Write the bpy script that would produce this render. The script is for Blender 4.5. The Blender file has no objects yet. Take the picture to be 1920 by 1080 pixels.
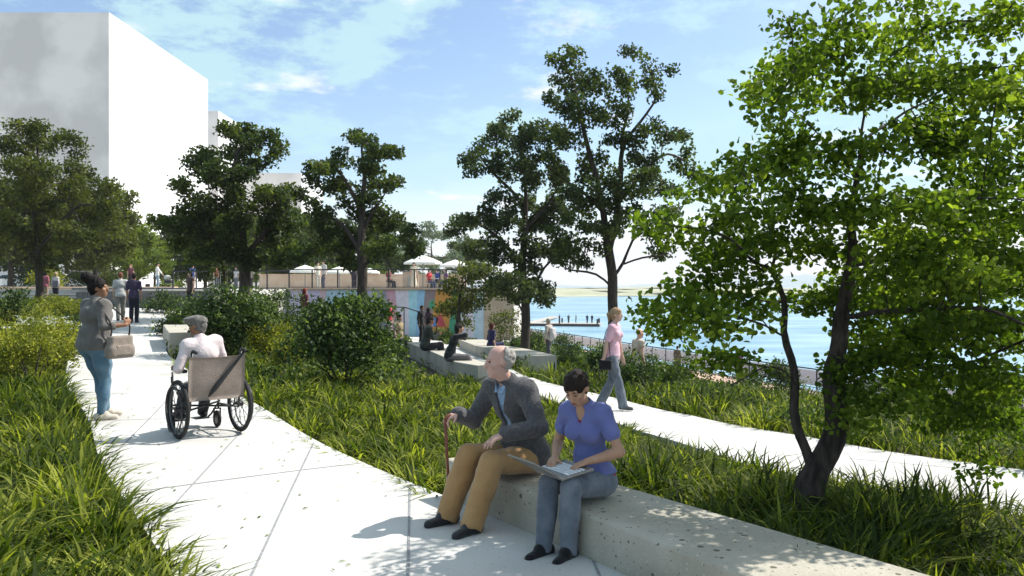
import bpy, bmesh, math, random
import numpy as np
from mathutils import Vector, Matrix
R = math.radians
rng = np.random.default_rng(7)
random.seed(7)
scene = bpy.context.scene
COL = scene.collection
FPX = 1500.0          # focal length in pixels of the 1920 wide photograph
CAMZ = 1.6

def at(px, py, Y):
    return np.array([(px-960)/FPX*Y, Y, CAMZ-(py-540)/FPX*Y])

# ------------------------------------------------------------------ objects
def link(o, parent=None):
    COL.objects.link(o)
    if parent is not None:
        o.parent = parent
    return o

def tag(o, label=None, cat=None, group=None, kind=None):
    if label: o['label'] = label
    if cat: o['category'] = cat
    if group: o['group'] = group
    if kind: o['kind'] = kind
    return o

def empty(name, loc=(0,0,0), rz=0.0, label=None, cat=None, group=None):
    o = bpy.data.objects.new(name, None)
    o.empty_display_size = 0.2
    o.location = loc; o.rotation_euler = (0,0,rz)
    link(o); tag(o, label, cat, group)
    return o

def np_mesh(name, V, F, mats=(), midx=None, smooth=False):
    """V (n,3), F list of arrays (m,k) of uniform k or a single array."""
    me = bpy.data.meshes.new(name)
    V = np.asarray(V, dtype=np.float32)
    Fs = F if isinstance(F, (list, tuple)) else [F]
    Fs = [np.asarray(f, dtype=np.int32) for f in Fs if len(f)]
    me.vertices.add(len(V)); me.vertices.foreach_set('co', V.ravel())
    nl = sum(f.size for f in Fs); nf = sum(len(f) for f in Fs)
    me.loops.add(nl); me.polygons.add(nf)
    me.loops.foreach_set('vertex_index', np.concatenate([f.ravel() for f in Fs]))
    st = []; off = 0
    for f in Fs:
        st.append(off + np.arange(len(f))*f.shape[1]); off += f.size
    me.polygons.foreach_set('loop_start', np.concatenate(st).astype(np.int32))
    for m in mats: me.materials.append(m)
    if midx is not None:
        me.polygons.foreach_set('material_index', np.asarray(midx, dtype=np.int32))
    me.polygons.foreach_set('use_smooth', np.full(nf, bool(smooth)))
    me.update(calc_edges=True)
    me.validate()
    return me

def obj(name, me, parent=None, loc=None, rz=None):
    o = bpy.data.objects.new(name, me)
    if loc is not None: o.location = loc
    if rz is not None: o.rotation_euler = (0,0,rz)
    return link(o, parent)

def copy_tree(o, parent=None):
    c = o.copy(); COL.objects.link(c)
    if parent is not None: c.parent = parent
    for ch in [x for x in o.children]:
        copy_tree(ch, c)
    return c

class MB:
    """collects simple solids in one mesh"""
    def __init__(self): self.v=[]; self.f=[]; self.m=[]; self.n=0; self.mi=0
    def add(self, V, F):
        self.v.append(np.asarray(V,float)); 
        for f in F:
            self.f.append([i+self.n for i in f]); self.m.append(self.mi)
        self.n += len(V)
    def box(self, c, s, rot=None, bev=0.0):
        """centre c, full size s, optional 3x3 rotation; bevelled vertical and top edges"""
        if bev > 0:
            bm = bmesh.new(); bmesh.ops.create_cube(bm, size=1.0)
            bmesh.ops.scale(bm, vec=Vector(s), verts=bm.verts)
            bmesh.ops.bevel(bm, geom=list(bm.edges), offset=min(bev, min(s)*.45), segments=2, affect='EDGES', profile=.5)
            bm.verts.ensure_lookup_table()
            V = np.array([v.co[:] for v in bm.verts]); F = [[v.index for v in f.verts] for f in bm.faces]
            bm.free()
        else:
            V = np.array([[x,y,z] for x in (-.5,.5) for y in (-.5,.5) for z in (-.5,.5)])*np.array(s)
            F = [[0,1,3,2],[4,6,7,5],[0,4,5,1],[2,3,7,6],[0,2,6,4],[1,5,7,3]]
        if rot is not None: V = V @ np.asarray(rot).T
        self.add(V+np.array(c), F)
    def tube(self, pts, rad, n=8, cap=True):
        P = np.asarray(pts,float); k=len(P)
        rad = np.broadcast_to(np.asarray(rad,float),(k,)) if np.ndim(rad)<2 else rad
        T = np.gradient(P,axis=0); T/= (np.linalg.norm(T,axis=1,keepdims=True)+1e-9)
        a = np.array([0,0,1.0]) if abs(T[0][2])<.9 else np.array([1.0,0,0])
        V=[]; 
        u = np.cross(T[0],a); u/=np.linalg.norm(u)
        for i in range(k):
            u = u - T[i]*np.dot(u,T[i]); u/=np.linalg.norm(u)+1e-9
            w = np.cross(T[i],u)
            ang = np.arange(n)*2*np.pi/n
            V.append(P[i]+rad[i]*(np.cos(ang)[:,None]*u+np.sin(ang)[:,None]*w))
        V=np.concatenate(V); F=[]
        for i in range(k-1):
            for j in range(n):
                F.append([i*n+j,i*n+(j+1)%n,(i+1)*n+(j+1)%n,(i+1)*n+j])
        if cap: F.append(list(range(n))[::-1]); F.append([(k-1)*n+j for j in range(n)])
        self.add(V,F)
    def lathe(self, prof, n=24, c=(0,0,0), axis='z'):
        V=[]; F=[]; k=len(prof)
        for (r,z) in prof:
            for j in range(n):
                a=2*np.pi*j/n; V.append((r*math.cos(a),r*math.sin(a),z))
        V=np.array(V)
        if axis=='x': V=V[:,[2,0,1]]
        V=V+np.array(c)
        for i in range(k-1):
            for j in range(n):
                F.append([i*n+j,i*n+(j+1)%n,(i+1)*n+(j+1)%n,(i+1)*n+j])
        self.add(V,F)
    def prism(self, poly, z0, z1):
        n=len(poly); p=np.asarray(poly,float)
        z0=np.broadcast_to(z0,(n,)); z1=np.broadcast_to(z1,(n,))
        V=np.concatenate([np.c_[p,z0],np.c_[p,z1]])
        F=[list(range(n))[::-1],[n+i for i in range(n)]]+[[i,(i+1)%n,n+(i+1)%n,n+i] for i in range(n)]
        self.add(V,F)
    def torus(self, R0, r, c=(0,0,0), n=36, k=8, axis='x'):
        V=[];F=[]
        for i in range(n):
            a=2*np.pi*i/n
            for j in range(k):
                b=2*np.pi*j/k
                V.append(((R0+r*math.cos(b))*math.cos(a),(R0+r*math.cos(b))*math.sin(a),r*math.sin(b)))
        V=np.array(V)
        if axis=='x': V=V[:,[2,0,1]]
        V=V+np.array(c)
        for i in range(n):
            for j in range(k):
                F.append([i*k+j,((i+1)%n)*k+j,((i+1)%n)*k+(j+1)%k,i*k+(j+1)%k])
        self.add(V,F)
    def build(self, name, mats, parent=None, loc=None, rz=None, smooth=False):
        me=bpy.data.meshes.new(name)
        me.from_pydata(np.concatenate(self.v).tolist(),[],self.f)
        if not isinstance(mats,(list,tuple)): mats=[mats]
        for m in mats: me.materials.append(m)
        if len(mats)>1: me.polygons.foreach_set('material_index',np.array(self.m,dtype=np.int32))
        bm=bmesh.new(); bm.from_mesh(me); bmesh.ops.recalc_face_normals(bm,faces=bm.faces); bm.to_mesh(me); bm.free()
        if smooth: me.polygons.foreach_set('use_smooth',np.ones(len(me.polygons),dtype=bool))
        me.update()
        return obj(name, me, parent, loc, rz)

# ------------------------------------------------------------------ materials
def _n(nt, t, **kw):
    n = nt.nodes.new(t)
    for k,v in kw.items():
        if hasattr(n,k): setattr(n,k,v)
        else: n.inputs[k].default_value=v
    return n
def c4(c): return (*c,1.0)

def pmat(name, c1, c2=None, scale=6.0, rough=.75, bump=0.0, bscale=None, metal=0.0, spec=.3, detail=6, lo=.35, hi=.65, spots=None, sheen=0, stretch=None):
    m=bpy.data.materials.new(name); m.use_nodes=True; nt=m.node_tree
    b=nt.nodes['Principled BSDF']
    b.inputs['Roughness'].default_value=rough; b.inputs['Metallic'].default_value=metal
    b.inputs['Specular IOR Level'].default_value=spec
    if sheen: b.inputs['Sheen Weight'].default_value=sheen
    tc=_n(nt,'ShaderNodeTexCoord')
    vec=tc.outputs['Object']
    if stretch:
        mp=_n(nt,'ShaderNodeMapping'); mp.inputs['Scale'].default_value=stretch
        nt.links.new(vec,mp.inputs['Vector']); vec=mp.outputs[0]
    if c2 is None: c2=tuple(x*.8 for x in c1)
    nz=_n(nt,'ShaderNodeTexNoise'); nz.inputs['Scale'].default_value=scale; nz.inputs['Detail'].default_value=detail
    nt.links.new(vec,nz.inputs['Vector'])
    rp=_n(nt,'ShaderNodeValToRGB'); rp.color_ramp.elements[0].position=lo; rp.color_ramp.elements[1].position=hi
    rp.color_ramp.elements[0].color=c4(c1); rp.color_ramp.elements[1].color=c4(c2)
    nt.links.new(nz.outputs['Fac'],rp.inputs['Fac'])
    col=rp.outputs['Color']
    if spots:   # list of (scale, threshold, colour)
        for (sc,th,cc) in spots:
            vo=_n(nt,'ShaderNodeTexVoronoi'); vo.inputs['Scale'].default_value=sc
            wob=_n(nt,'ShaderNodeTexNoise'); wob.inputs['Scale'].default_value=sc*1.3
            ad=_n(nt,'ShaderNodeMixRGB'); ad.blend_type='ADD'; ad.inputs[0].default_value=.09/ sc*3
            nt.links.new(vec,ad.inputs[1]); nt.links.new(wob.outputs['Color'],ad.inputs[2]); nt.links.new(ad.outputs[0],vo.inputs['Vector'])
            # each cell gets its own spot size so the spots come irregularly
            sp=_n(nt,'ShaderNodeSeparateColor'); nt.links.new(vo.outputs['Color'],sp.inputs[0])
            mu=_n(nt,'ShaderNodeMath',operation='MULTIPLY'); nt.links.new(sp.outputs[0],mu.inputs[0]); nt.links.new(sp.outputs[0],mu.inputs[1])
            m2=_n(nt,'ShaderNodeMath',operation='MULTIPLY'); nt.links.new(mu.outputs[0],m2.inputs[0]); m2.inputs[1].default_value=th
            lt=_n(nt,'ShaderNodeMath',operation='LESS_THAN'); nt.links.new(vo.outputs['Distance'],lt.inputs[0]); nt.links.new(m2.outputs[0],lt.inputs[1])
            mx=_n(nt,'ShaderNodeMixRGB'); mx.inputs[2].default_value=c4(cc)
            nt.links.new(lt.outputs[0],mx.inputs[0]); nt.links.new(col,mx.inputs[1]); col=mx.outputs[0]
    nt.links.new(col,b.inputs['Base Color'])
    if bump:
        bz=_n(nt,'ShaderNodeTexNoise'); bz.inputs['Scale'].default_value=bscale or scale*4; bz.inputs['Detail'].default_value=5
        nt.links.new(vec,bz.inputs['Vector'])
        bp=_n(nt,'ShaderNodeBump'); bp.inputs['Strength'].default_value=bump; bp.inputs['Distance'].default_value=.02
        nt.links.new(bz.outputs['Fac'],bp.inputs['Height']); nt.links.new(bp.outputs[0],b.inputs['Normal'])
    return m

def leafmat(name, dark, mid, light, trans=.45, rough=.55, tcol=None, spec=.25):
    """leaf: colour runs over the per-leaf attribute 'tone'; light also passes through the blade"""
    m=bpy.data.materials.new(name); m.use_nodes=True; nt=m.node_tree
    b=nt.nodes['Principled BSDF']; out=nt.nodes['Material Output']
    b.inputs['Roughness'].default_value=rough; b.inputs['Specular IOR Level'].default_value=spec
    a=_n(nt,'ShaderNodeAttribute'); a.attribute_name='tone'
    rp=_n(nt,'ShaderNodeValToRGB')
    e=rp.color_ramp.elements; e[0].color=c4(dark); e[1].color=c4(light); e[0].position=0; e[1].position=1
    k=e.new(.5); k.color=c4(mid)
    nt.links.new(a.outputs['Fac'],rp.inputs['Fac'])
    nt.links.new(rp.outputs['Color'],b.inputs['Base Color'])
    tr=_n(nt,'ShaderNodeBsdfTranslucent')
    mx=_n(nt,'ShaderNodeMixRGB'); mx.blend_type='MULTIPLY'; mx.inputs[0].default_value=1.0
    mx.inputs[2].default_value=c4(tcol or (1.5,1.6,.6))
    nt.links.new(rp.outputs['Color'],mx.inputs[1]); nt.links.new(mx.outputs[0],tr.inputs['Color'])
    ms=_n(nt,'ShaderNodeMixShader'); ms.inputs[0].default_value=trans
    nt.links.new(b.outputs[0],ms.inputs[1]); nt.links.new(tr.outputs[0],ms.inputs[2]); nt.links.new(ms.outputs[0],out.inputs['Surface'])
    return m

def set_tone(me, tone):
    a=me.attributes.new('tone','FLOAT','POINT'); a.data.foreach_set('value',np.asarray(tone,dtype=np.float32))
# ================================================================== camera, light, sky
cam_d=bpy.data.cameras.new('camera'); cam=bpy.data.objects.new('camera',cam_d); link(cam)
cam.location=(0,0,CAMZ); cam.rotation_euler=(R(90),0,0)
cam_d.sensor_width=36; cam_d.lens=36*FPX/1920; cam_d.clip_end=12000; cam_d.clip_start=.05
scene.camera=cam

SUN_EL=R(50)
SUN=np.array([.90,.42,0]); SUN/=np.linalg.norm(SUN); SUN=SUN*math.cos(SUN_EL)+np.array([0,0,math.sin(SUN_EL)])
sl=bpy.data.lights.new('sun','SUN'); sl.energy=5.0; sl.angle=R(.5); sl.color=(1,.955,.88)
so=bpy.data.objects.new('sun',sl); link(so); so.rotation_euler=Vector(-SUN).to_track_quat('-Z','Y').to_euler()
so.location=(40,20,60)

w=bpy.data.worlds.new('World'); scene.world=w; w.use_nodes=True
nt=w.node_tree; bg=nt.nodes['Background']
sky=_n(nt,'ShaderNodeTexSky'); sky.sky_type='NISHITA'; sky.sun_disc=False
sky.sun_elevation=SUN_EL; sky.sun_rotation=math.atan2(SUN[0],SUN[1]); sky.air_density=1.0; sky.dust_density=.6; sky.ozone_density=1.2
tc=_n(nt,'ShaderNodeTexCoord')
sep=_n(nt,'ShaderNodeSeparateXYZ'); nt.links.new(tc.outputs['Generated'],sep.inputs[0])
# clouds live on a flat layer overhead: direction divided by its height
zc=_n(nt,'ShaderNodeMath',operation='MAXIMUM'); nt.links.new(sep.outputs['Z'],zc.inputs[0]); zc.inputs[1].default_value=0.0
zc2=_n(nt,'ShaderNodeMath',operation='ADD'); nt.links.new(zc.outputs[0],zc2.inputs[0]); zc2.inputs[1].default_value=.16
dv=_n(nt,'ShaderNodeVectorMath',operation='DIVIDE')
cmb=_n(nt,'ShaderNodeCombineXYZ')
for i in range(3): nt.links.new(zc2.outputs[0],cmb.inputs[i])
nt.links.new(tc.outputs['Generated'],dv.inputs[0]); nt.links.new(cmb.outputs[0],dv.inputs[1])
def cloud(scale, lo, hi, off, det=9, rough=.58):
    mp=_n(nt,'ShaderNodeMapping'); mp.inputs['Location'].default_value=off
    nt.links.new(dv.outputs[0],mp.inputs['Vector'])
    nz=_n(nt,'ShaderNodeTexNoise'); nz.inputs['Scale'].default_value=scale; nz.inputs['Detail'].default_value=det; nz.inputs['Roughness'].default_value=rough
    nt.links.new(mp.outputs[0],nz.inputs['Vector'])
    mr=_n(nt,'ShaderNodeMapRange'); mr.interpolation_type='SMOOTHSTEP'
    mr.inputs['From Min'].default_value=lo; mr.inputs['From Max'].default_value=hi
    nt.links.new(nz.outputs['Fac'],mr.inputs['Value'])
    return mr.outputs[0]
SKY_GAIN=1.0
hs=_n(nt,'ShaderNodeMixRGB'); hs.blend_type='MULTIPLY'; hs.inputs[0].default_value=1; hs.inputs[2].default_value=(1.62,1.66,1.68,1)
nt.links.new(sky.outputs[0],hs.inputs[1])
thin=cloud(1.7,.455,.56,(2.3,1.4,0),rough=.66); thick=cloud(2.0,.57,.68,(3.2,2.1,0),det=9)
m1=_n(nt,'ShaderNodeMixRGB'); m1.inputs[2].default_value=(5.4,8.0,8.6,1)
k1=_n(nt,'ShaderNodeMath',operation='MULTIPLY'); nt.links.new(thin,k1.inputs[0]); k1.inputs[1].default_value=.88
nt.links.new(k1.outputs[0],m1.inputs[0]); nt.links.new(hs.outputs[0],m1.inputs[1])
m2=_n(nt,'ShaderNodeMixRGB'); m2.inputs[2].default_value=(9.5,9.8,10.2,1)
nt.links.new(thick,m2.inputs[0]); nt.links.new(m1.outputs[0],m2.inputs[1])
# bright milky veil towards the sun and down at the horizon
dot=_n(nt,'ShaderNodeVectorMath',operation='DOT_PRODUCT'); dot.inputs[1].default_value=(float(SUN[0]),float(SUN[1]),float(SUN[2]))
nt.links.new(tc.outputs['Generated'],dot.inputs[0])
mr=_n(nt,'ShaderNodeMapRange'); mr.inputs['From Min'].default_value=.60; mr.inputs['From Max'].default_value=.98; mr.interpolation_type='SMOOTHSTEP'
nt.links.new(dot.outputs['Value'],mr.inputs['Value'])
m3=_n(nt,'ShaderNodeMixRGB'); m3.inputs[2].default_value=(9.6,10.0,10.2,1)
nt.links.new(mr.outputs[0],m3.inputs[0]); nt.links.new(m2.outputs[0],m3.inputs[1])
hz=_n(nt,'ShaderNodeMapRange'); hz.inputs['From Min'].default_value=.15; hz.inputs['From Max'].default_value=.0; hz.interpolation_type='SMOOTHSTEP'
nt.links.new(sep.outputs['Z'],hz.inputs['Value'])
m4=_n(nt,'ShaderNodeMixRGB'); m4.inputs[2].default_value=(9.8,9.9,10.1,1)
nt.links.new(hz.outputs[0],m4.inputs[0]); nt.links.new(m3.outputs[0],m4.inputs[1])
nt.links.new(m4.outputs[0],bg.inputs['Color']); bg.inputs['Strength'].default_value=.080
scene.view_settings.view_transform='Standard'; scene.view_settings.look='None'
scene.view_settings.exposure=.48; scene.view_settings.gamma=1
scene.cycles.max_bounces=8; scene.cycles.transmission_bounces=5; scene.cycles.transparent_max_bounces=8
scene.cycles.use_denoising=True

# ================================================================== terrain
CP=np.array([
(0,0,0),(-2,4.7,0),(-.45,5.9,0),(-3.7,7.3,0),(-3.4,10.5,0),(-5.1,9.6,0),(2.7,1.5,0),(-4,2,0),(-8,6,.05),(-12,10,.1),(0,-6,0),(-10,-4,0),(6,-5,-.2),
(-8.9,16,0),(-7,16.6,0),(-10.6,19.3,.05),(-8.2,19,.05),(-12.8,23.7,.12),(-10.4,24,.12),(-14,29,.3),(-15.5,33,.6),(-16,36,.75),
(-18,40,.8),(-26,45,.7),(-20,25,.3),(-25,30,.5),(-40,50,1.2),(-30,15,.3),(-60,60,1.5),(-60,20,.8),(-120,80,1.5),
(-2,12,-.05),(-4.7,25,-.5),(-3,13.7,-.05),(0,8,-.1),(1.5,6,-.05),(2,5.3,0),(3,4,-.05),(4.5,2,-.15),
(7.5,4.5,-.45),(4.45,7.3,-.47),(3.1,8.8,-.5),(2.1,11.8,-.57),(1.2,14.1,-.57),(-.7,19.3,-.65),(-2.9,27.5,-.75),(-5,38,-1.05),(-6.2,45,-1.2),
(9.2,6,-.47),(5.6,9.2,-.5),(4.1,11.4,-.55),(3,13.3,-.57),(2.1,15.5,-.6),(.52,19.6,-.65),(-.33,24.6,-.72),(-2.6,36,-1.0),(-4.2,45,-1.2),
(-3,50,-1.55),(-1.8,45,-1.55),(1.6,34,-1.55),(6.1,23.6,-1.55),(11.4,20,-1.55),(18,15,-1.6),(3.3,26,-1.15),
(4,83,-4.1),(6.5,75,-4.1),(10.5,62,-4.1),(15.9,47,-4.1),(21,33,-4.1),(26,20,-4.1),(32,5,-4.1),(38,-10,-4.1),
(0,76,-4.0),(2.5,71,-4.1),(6.5,59,-4.1),(11.4,46,-4.1),(16.5,32,-4.1),(21.5,19,-4.1),(27,5,-4.1),
(-9.4,28,0),(-9,35,-.2),(-10,44,-.9),(-12.3,44,-.6),(-12.8,38,.45),(-2,60,-2.2),(-5,80,-1),(-20,120,0)],float)
def _solve():
    P=CP[:,:2]; D=np.linalg.norm(P[:,None]-P[None],axis=2); n=len(P)
    A=np.zeros((n+1,n+1)); A[:n,:n]=D+np.eye(n)*-.02; A[:n,n]=1; A[n,:n]=1
    return np.linalg.solve(A,np.r_[CP[:,2],0])
_w=_solve()
def zf(x,y):
    x=np.atleast_1d(np.asarray(x,float)); y=np.atleast_1d(np.asarray(y,float))
    D=np.sqrt((x[:,None]-CP[None,:,0])**2+(y[:,None]-CP[None,:,1])**2)
    return D@_w[:-1]+_w[-1]
def z1(x,y): return float(zf(x,y)[0])
FENCE=np.array([(1.5,90),(4,83),(6.5,75),(10.5,62),(15.9,47),(21,33),(26,20),(32,5),(38,-10)],float)
def fence_x(y):
    return np.interp(y,FENCE[::-1,1],FENCE[::-1,0])

M={}
M['soil']=pmat('planting soil',(.035,.028,.018),(.06,.055,.03),3,.95,.5)
M['path']=pmat('pale concrete paving',(.56,.55,.53),(.43,.415,.39),.9,.8,.2,60,spots=[(7,.10,(.33,.31,.28)),(30,.20,(.30,.285,.26)),(61,.24,(.52,.51,.49))],lo=.36,hi=.72,detail=11)
M['joint']=pmat('paving joint',(.30,.30,.31),(.22,.22,.23),20,.9)
M['bench']=pmat('beige exposed concrete',(.335,.310,.25),(.43,.40,.335),2.6,.85,.35,45,spots=[(15,.26,(.11,.10,.075)),(34,.30,(.16,.145,.11)),(52,.3,(.48,.45,.38))],lo=.38,hi=.66)
M['stone']=pmat('grey stone wall',(.16,.15,.15),(.28,.26,.26),5,.85,.5,20)
M['tan']=pmat('tan wall',(.50,.36,.26),(.58,.44,.33),2,.85,.2)
M['brick']=pmat('brick promenade',(.46,.30,.23),(.55,.38,.30),3,.85,.2)
M['plaza']=pmat('plaza paving',(.52,.50,.47),(.62,.60,.56),.8,.85)
M['water']=pmat('lake water',(.13,.26,.36),(.30,.44,.52),.05,.35,.5,.6,spec=.22,stretch=(1,2.5,1))
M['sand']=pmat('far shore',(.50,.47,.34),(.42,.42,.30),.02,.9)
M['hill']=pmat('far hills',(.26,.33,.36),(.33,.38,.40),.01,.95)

# ground: one sheet, fine near the camera, sunk under the water beyond the promenade
xs=np.concatenate([np.linspace(-900,-70,24),np.linspace(-66,-14,40),np.linspace(-13,16,90),np.linspace(17,60,44),np.linspace(70,300,8)])
ys=np.concatenate([np.linspace(-60,-1,16),np.linspace(0,20,66),np.linspace(20.6,60,66),np.linspace(62,150,45),np.linspace(170,900,14)])
GX,GY=np.meshgrid(xs,ys,indexing='ij')
GZ=zf(GX.ravel(),GY.ravel()).reshape(GX.shape)-.07
GZ=np.clip(GZ,-4.2,1.46)
GZ=np.where(GY>150,np.minimum(GZ,1.2),GZ)
fx=np.where(GY<=90,fence_x(np.clip(GY,-10,90)),1.5-(GY-90)*.55)
GZ=np.where(GX>fx+.9,-9.0,GZ)
nx,ny=GX.shape
idx=np.arange(nx*ny).reshape(nx,ny)
F=np.stack([idx[:-1,:-1],idx[1:,:-1],idx[1:,1:],idx[:-1,1:]],axis=-1).reshape(-1,4)
g=obj('ground',np_mesh('ground',np.c_[GX.ravel(),GY.ravel(),GZ.ravel()],F,[M['soil']],smooth=True)); tag(g,kind='structure')

# water and its far shore
wm=MB(); wm.prism([(-700,88),(1.6,91),(4.6,83.3),(7.1,75.2),(11.1,62.2),(16.5,47.2),(21.6,33.2),(26.6,20.2),(32.6,5.2),(38.6,-10),(900,-10),(2200,900),(1500,1500),(-700,1500)],-12,-6)
wt=wm.build('water',M['water']); tag(wt,kind='structure')
sh=MB()
pts=[]; 
for i,x in enumerate(np.linspace(-420,1100,60)):
    y=690+40*math.sin(i*.35)+25*math.sin(i*.9+1)+ (x*.12)
    pts.append((x,y))
poly=pts+[(1200,1200),(-420,1200)]
sh.prism(poly,-7,-5.6)
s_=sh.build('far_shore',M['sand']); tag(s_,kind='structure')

def ridge(name,Y,x0,x1,base,h,seed,n=90,depth=260,m='hill'):
    r=np.random.default_rng(seed); V=[];F=[]
    X=np.linspace(x0,x1,n); hh=np.zeros(n)
    for k in range(1,7): hh+=np.sin(X/(x1-x0)*6.28*k*1.3+r.uniform(0,6))*1/k
    hh=h*(.62+.22*hh)
    K=10
    for j in range(K):
        t=j/(K-1); prof=math.sin(t*math.pi/2)**1.1
        V+= [(X[i],Y+t*depth+r.normal(0,4),base+hh[i]*prof+r.normal(0,.04*h)*(0 if j==0 else 1)) for i in range(n)]
    for j in range(K):   # back slope
        t=j/(K-1); V+=[(X[i],Y+depth+1+t*depth,base+hh[i]*(1-t)) for i in range(n)]
    id_=np.arange(2*K*n).reshape(2*K,n)
    F=np.stack([id_[:-1,:-1],id_[:-1,1:],id_[1:,1:],id_[1:,:-1]],-1).reshape(-1,4)
    o=obj(name,np_mesh(name,V,F,[M[m]],smooth=True)); tag(o,kind='structure'); return o
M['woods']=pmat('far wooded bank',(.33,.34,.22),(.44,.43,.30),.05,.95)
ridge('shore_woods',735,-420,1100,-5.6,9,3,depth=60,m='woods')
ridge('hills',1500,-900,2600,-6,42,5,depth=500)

# ================================================================== paths
def inpoly(px,py,poly):
    px=np.asarray(px); py=np.asarray(py); c=np.zeros(px.shape,bool); n=len(poly)
    for i in range(n):
        x1,y1=poly[i]; x2,y2=poly[(i+1)%n]
        if y1==y2: continue
        t=((y1>py)!=(y2>py)) & (px<(x2-x1)*(py-y1)/(y2-y1)+x1)
        c^=t
    return c
def resample(P,step):
    P=np.asarray(P,float); d=np.r_[0,np.cumsum(np.linalg.norm(np.diff(P,axis=0),axis=1))]
    # smooth through a Catmull-Rom
    out=[]
    for i in range(len(P)-1):
        p0=P[max(i-1,0)];p1=P[i];p2=P[i+1];p3=P[min(i+2,len(P)-1)]
        for t in np.linspace(0,1,8,endpoint=False):
            out.append(.5*((2*p1)+(-p0+p2)*t+(2*p0-5*p1+4*p2-p3)*t*t+(-p0+3*p1-3*p2+p3)*t**3))
    out.append(P[-1]); return np.array(out)
def ribbon(name,L,Rr,mat,lift=.05,thick=.16,k=6,zfix=None,zmax=None):
    """paved strip between a left and a right edge, following the ground, with a slab edge"""
    L=resample(L,.5); Rr=resample(Rr,.5)
    n=len(L); V=[]
    for j in range(k+1):
        t=j/k; Q=L*(1-t)+Rr*t
        z=(zf(Q[:,0],Q[:,1])+lift) if zfix is None else np.full(n,zfix+lift)
        V.append(np.c_[Q,z])
    top=np.array(V)                          # k+1,n,3
    lo=top[[0,-1]].copy(); lo[:,:,2]-=thick
    allv=np.concatenate([lo[:1],top,lo[1:]])
    id_=np.arange((k+3)*n).reshape(k+3,n)
    F=np.stack([id_[:-1,:-1],id_[1:,:-1],id_[1:,1:],id_[:-1,1:]],-1).reshape(-1,4)
    o=obj(name,np_mesh(name,allv.reshape(-1,3),F,[mat]))
    tag(o,kind='structure')
    return np.concatenate([L,Rr[::-1]]), L, Rr, o
P1_L=[(.3,.2),(-.6,2.2),(-1.35,3.5),(-2.05,4.66),(-3.0,6.1),(-3.75,7.27),(-5.1,9.6),(-6.9,12.4),(-8.9,16),(-10.6,19.3),(-12.8,23.7),(-15.6,30),(-17.3,34.3)]
P1_R=[(3.4,.2),(2.7,1.5),(1.5,3.2),(.7,4.3),(-.45,5.9),(-1.9,8.1),(-3.3,10.5),(-5.2,13.5),(-6.9,16.6),(-8.3,19.2),(-10.3,24),(-13,30),(-14.2,34.3)]
P2_L=[(8.1,2.8),(6.4,5.0),(4.25,7.05),(2.9,8.6),(1.88,11.6),(1.0,14.0),(-.8,19.3),(-3.1,27.5),(-5.0,38),(-6.4,45.4)]
P2_R=[(9.8,4.6),(8.3,6.9),(5.6,9.2),(4.1,11.4),(3.0,13.3),(2.1,15.5),(.52,19.6),(-.4,24.6),(-2.6,36),(-4.2,45.4)]
P3_L=[(17,12.2),(11.2,18.3),(5.6,22.3),(.9,33.4),(-2.2,43),(-3.6,49.5)]
P3_R=[(18.4,14.2),(12,20.4),(7.0,23.8),(2.4,34.6),(-.4,44.5),(-1.8,50)]
PP=[]
pl,_,_,path_1=ribbon('path',P1_L,P1_R,M['path'],k=8); PP.append(pl)
pl,_,_,path_2=ribbon('path',P2_L,P2_R,M['path'],k=6); PP.append(pl)
pl,_,_,path_3=ribbon('path',P3_L,P3_R,M['path'],k=4); PP.append(pl)
BR_L=[(-.5,78),(2.5,71),(6.5,59),(11.4,46),(16.5,32),(21.5,19),(27,5)]
BR_R=[(3.0,84),(6.2,74.8),(10.2,61.8),(15.6,46.8),(20.7,32.8),(25.7,19.8),(31.7,4.8)]
pl,_,_,prom=ribbon('promenade',BR_L,BR_R,M['brick'],zfix=-4.08,k=3); PP.append(pl)

def joint(name,A,B,wd=.015,n=30):
    A=np.array(A,float);B=np.array(B,float);d=(B-A)/np.linalg.norm(B-A);nn=np.array([-d[1],d[0]])*wd/2
    V=[];F=[]
    for i in range(n):
        p=A+(B-A)*i/(n-1)
        for s in (-1,1):
            q=p+s*nn; V.append((q[0],q[1],z1(q[0],q[1])+.05+.004))
    F=[[2*i,2*i+1,2*i+3,2*i+2] for i in range(n-1)]
    o=obj(name,np_mesh(name,V,np.array(F),[M['joint']])); tag(o,kind='structure')
for A,B in [((-.35,2.6),(-.81,6.35)),((-1.25,3.4),(-2.03,8.2)),((-2.3,5.1),(-3.22,10.2)),((-3.55,6.9),(-5.6,14.0)),((.55,2.4),(.45,4.5)),
            ((-4.9,9.3),(-3.0,9.75)),((-2.95,6.0),(-1.35,7.2)),((-7.8,14.2),(-6.1,15.0)),((-9.9,18.1),(-8.0,18.6)),((-6.2,11.3),(-4.4,12.1)),
            ((5.1,6.6),(6.4,8.5)),((3.0,9.0),(4.3,11.0)),((1.55,13.2),(2.5,14.6)),((7.4,7.7),(3.62,10.05))]:
    joint('paving_joint',A,B)

# ================================================================== plaza, mural wall, low walls
PLAZA=[(-21,48),(-19.6,36.2),(-13.6,36.2),(-13.0,38),(-12.9,46),(-.6,46),(1.2,86),(-25,300),(-260,300),(-260,60),(-40,52)]
pm=MB(); pm.prism(PLAZA,-3,1.5); pz=pm.build('plaza',M['plaza']); tag(pz,kind='structure')

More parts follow.
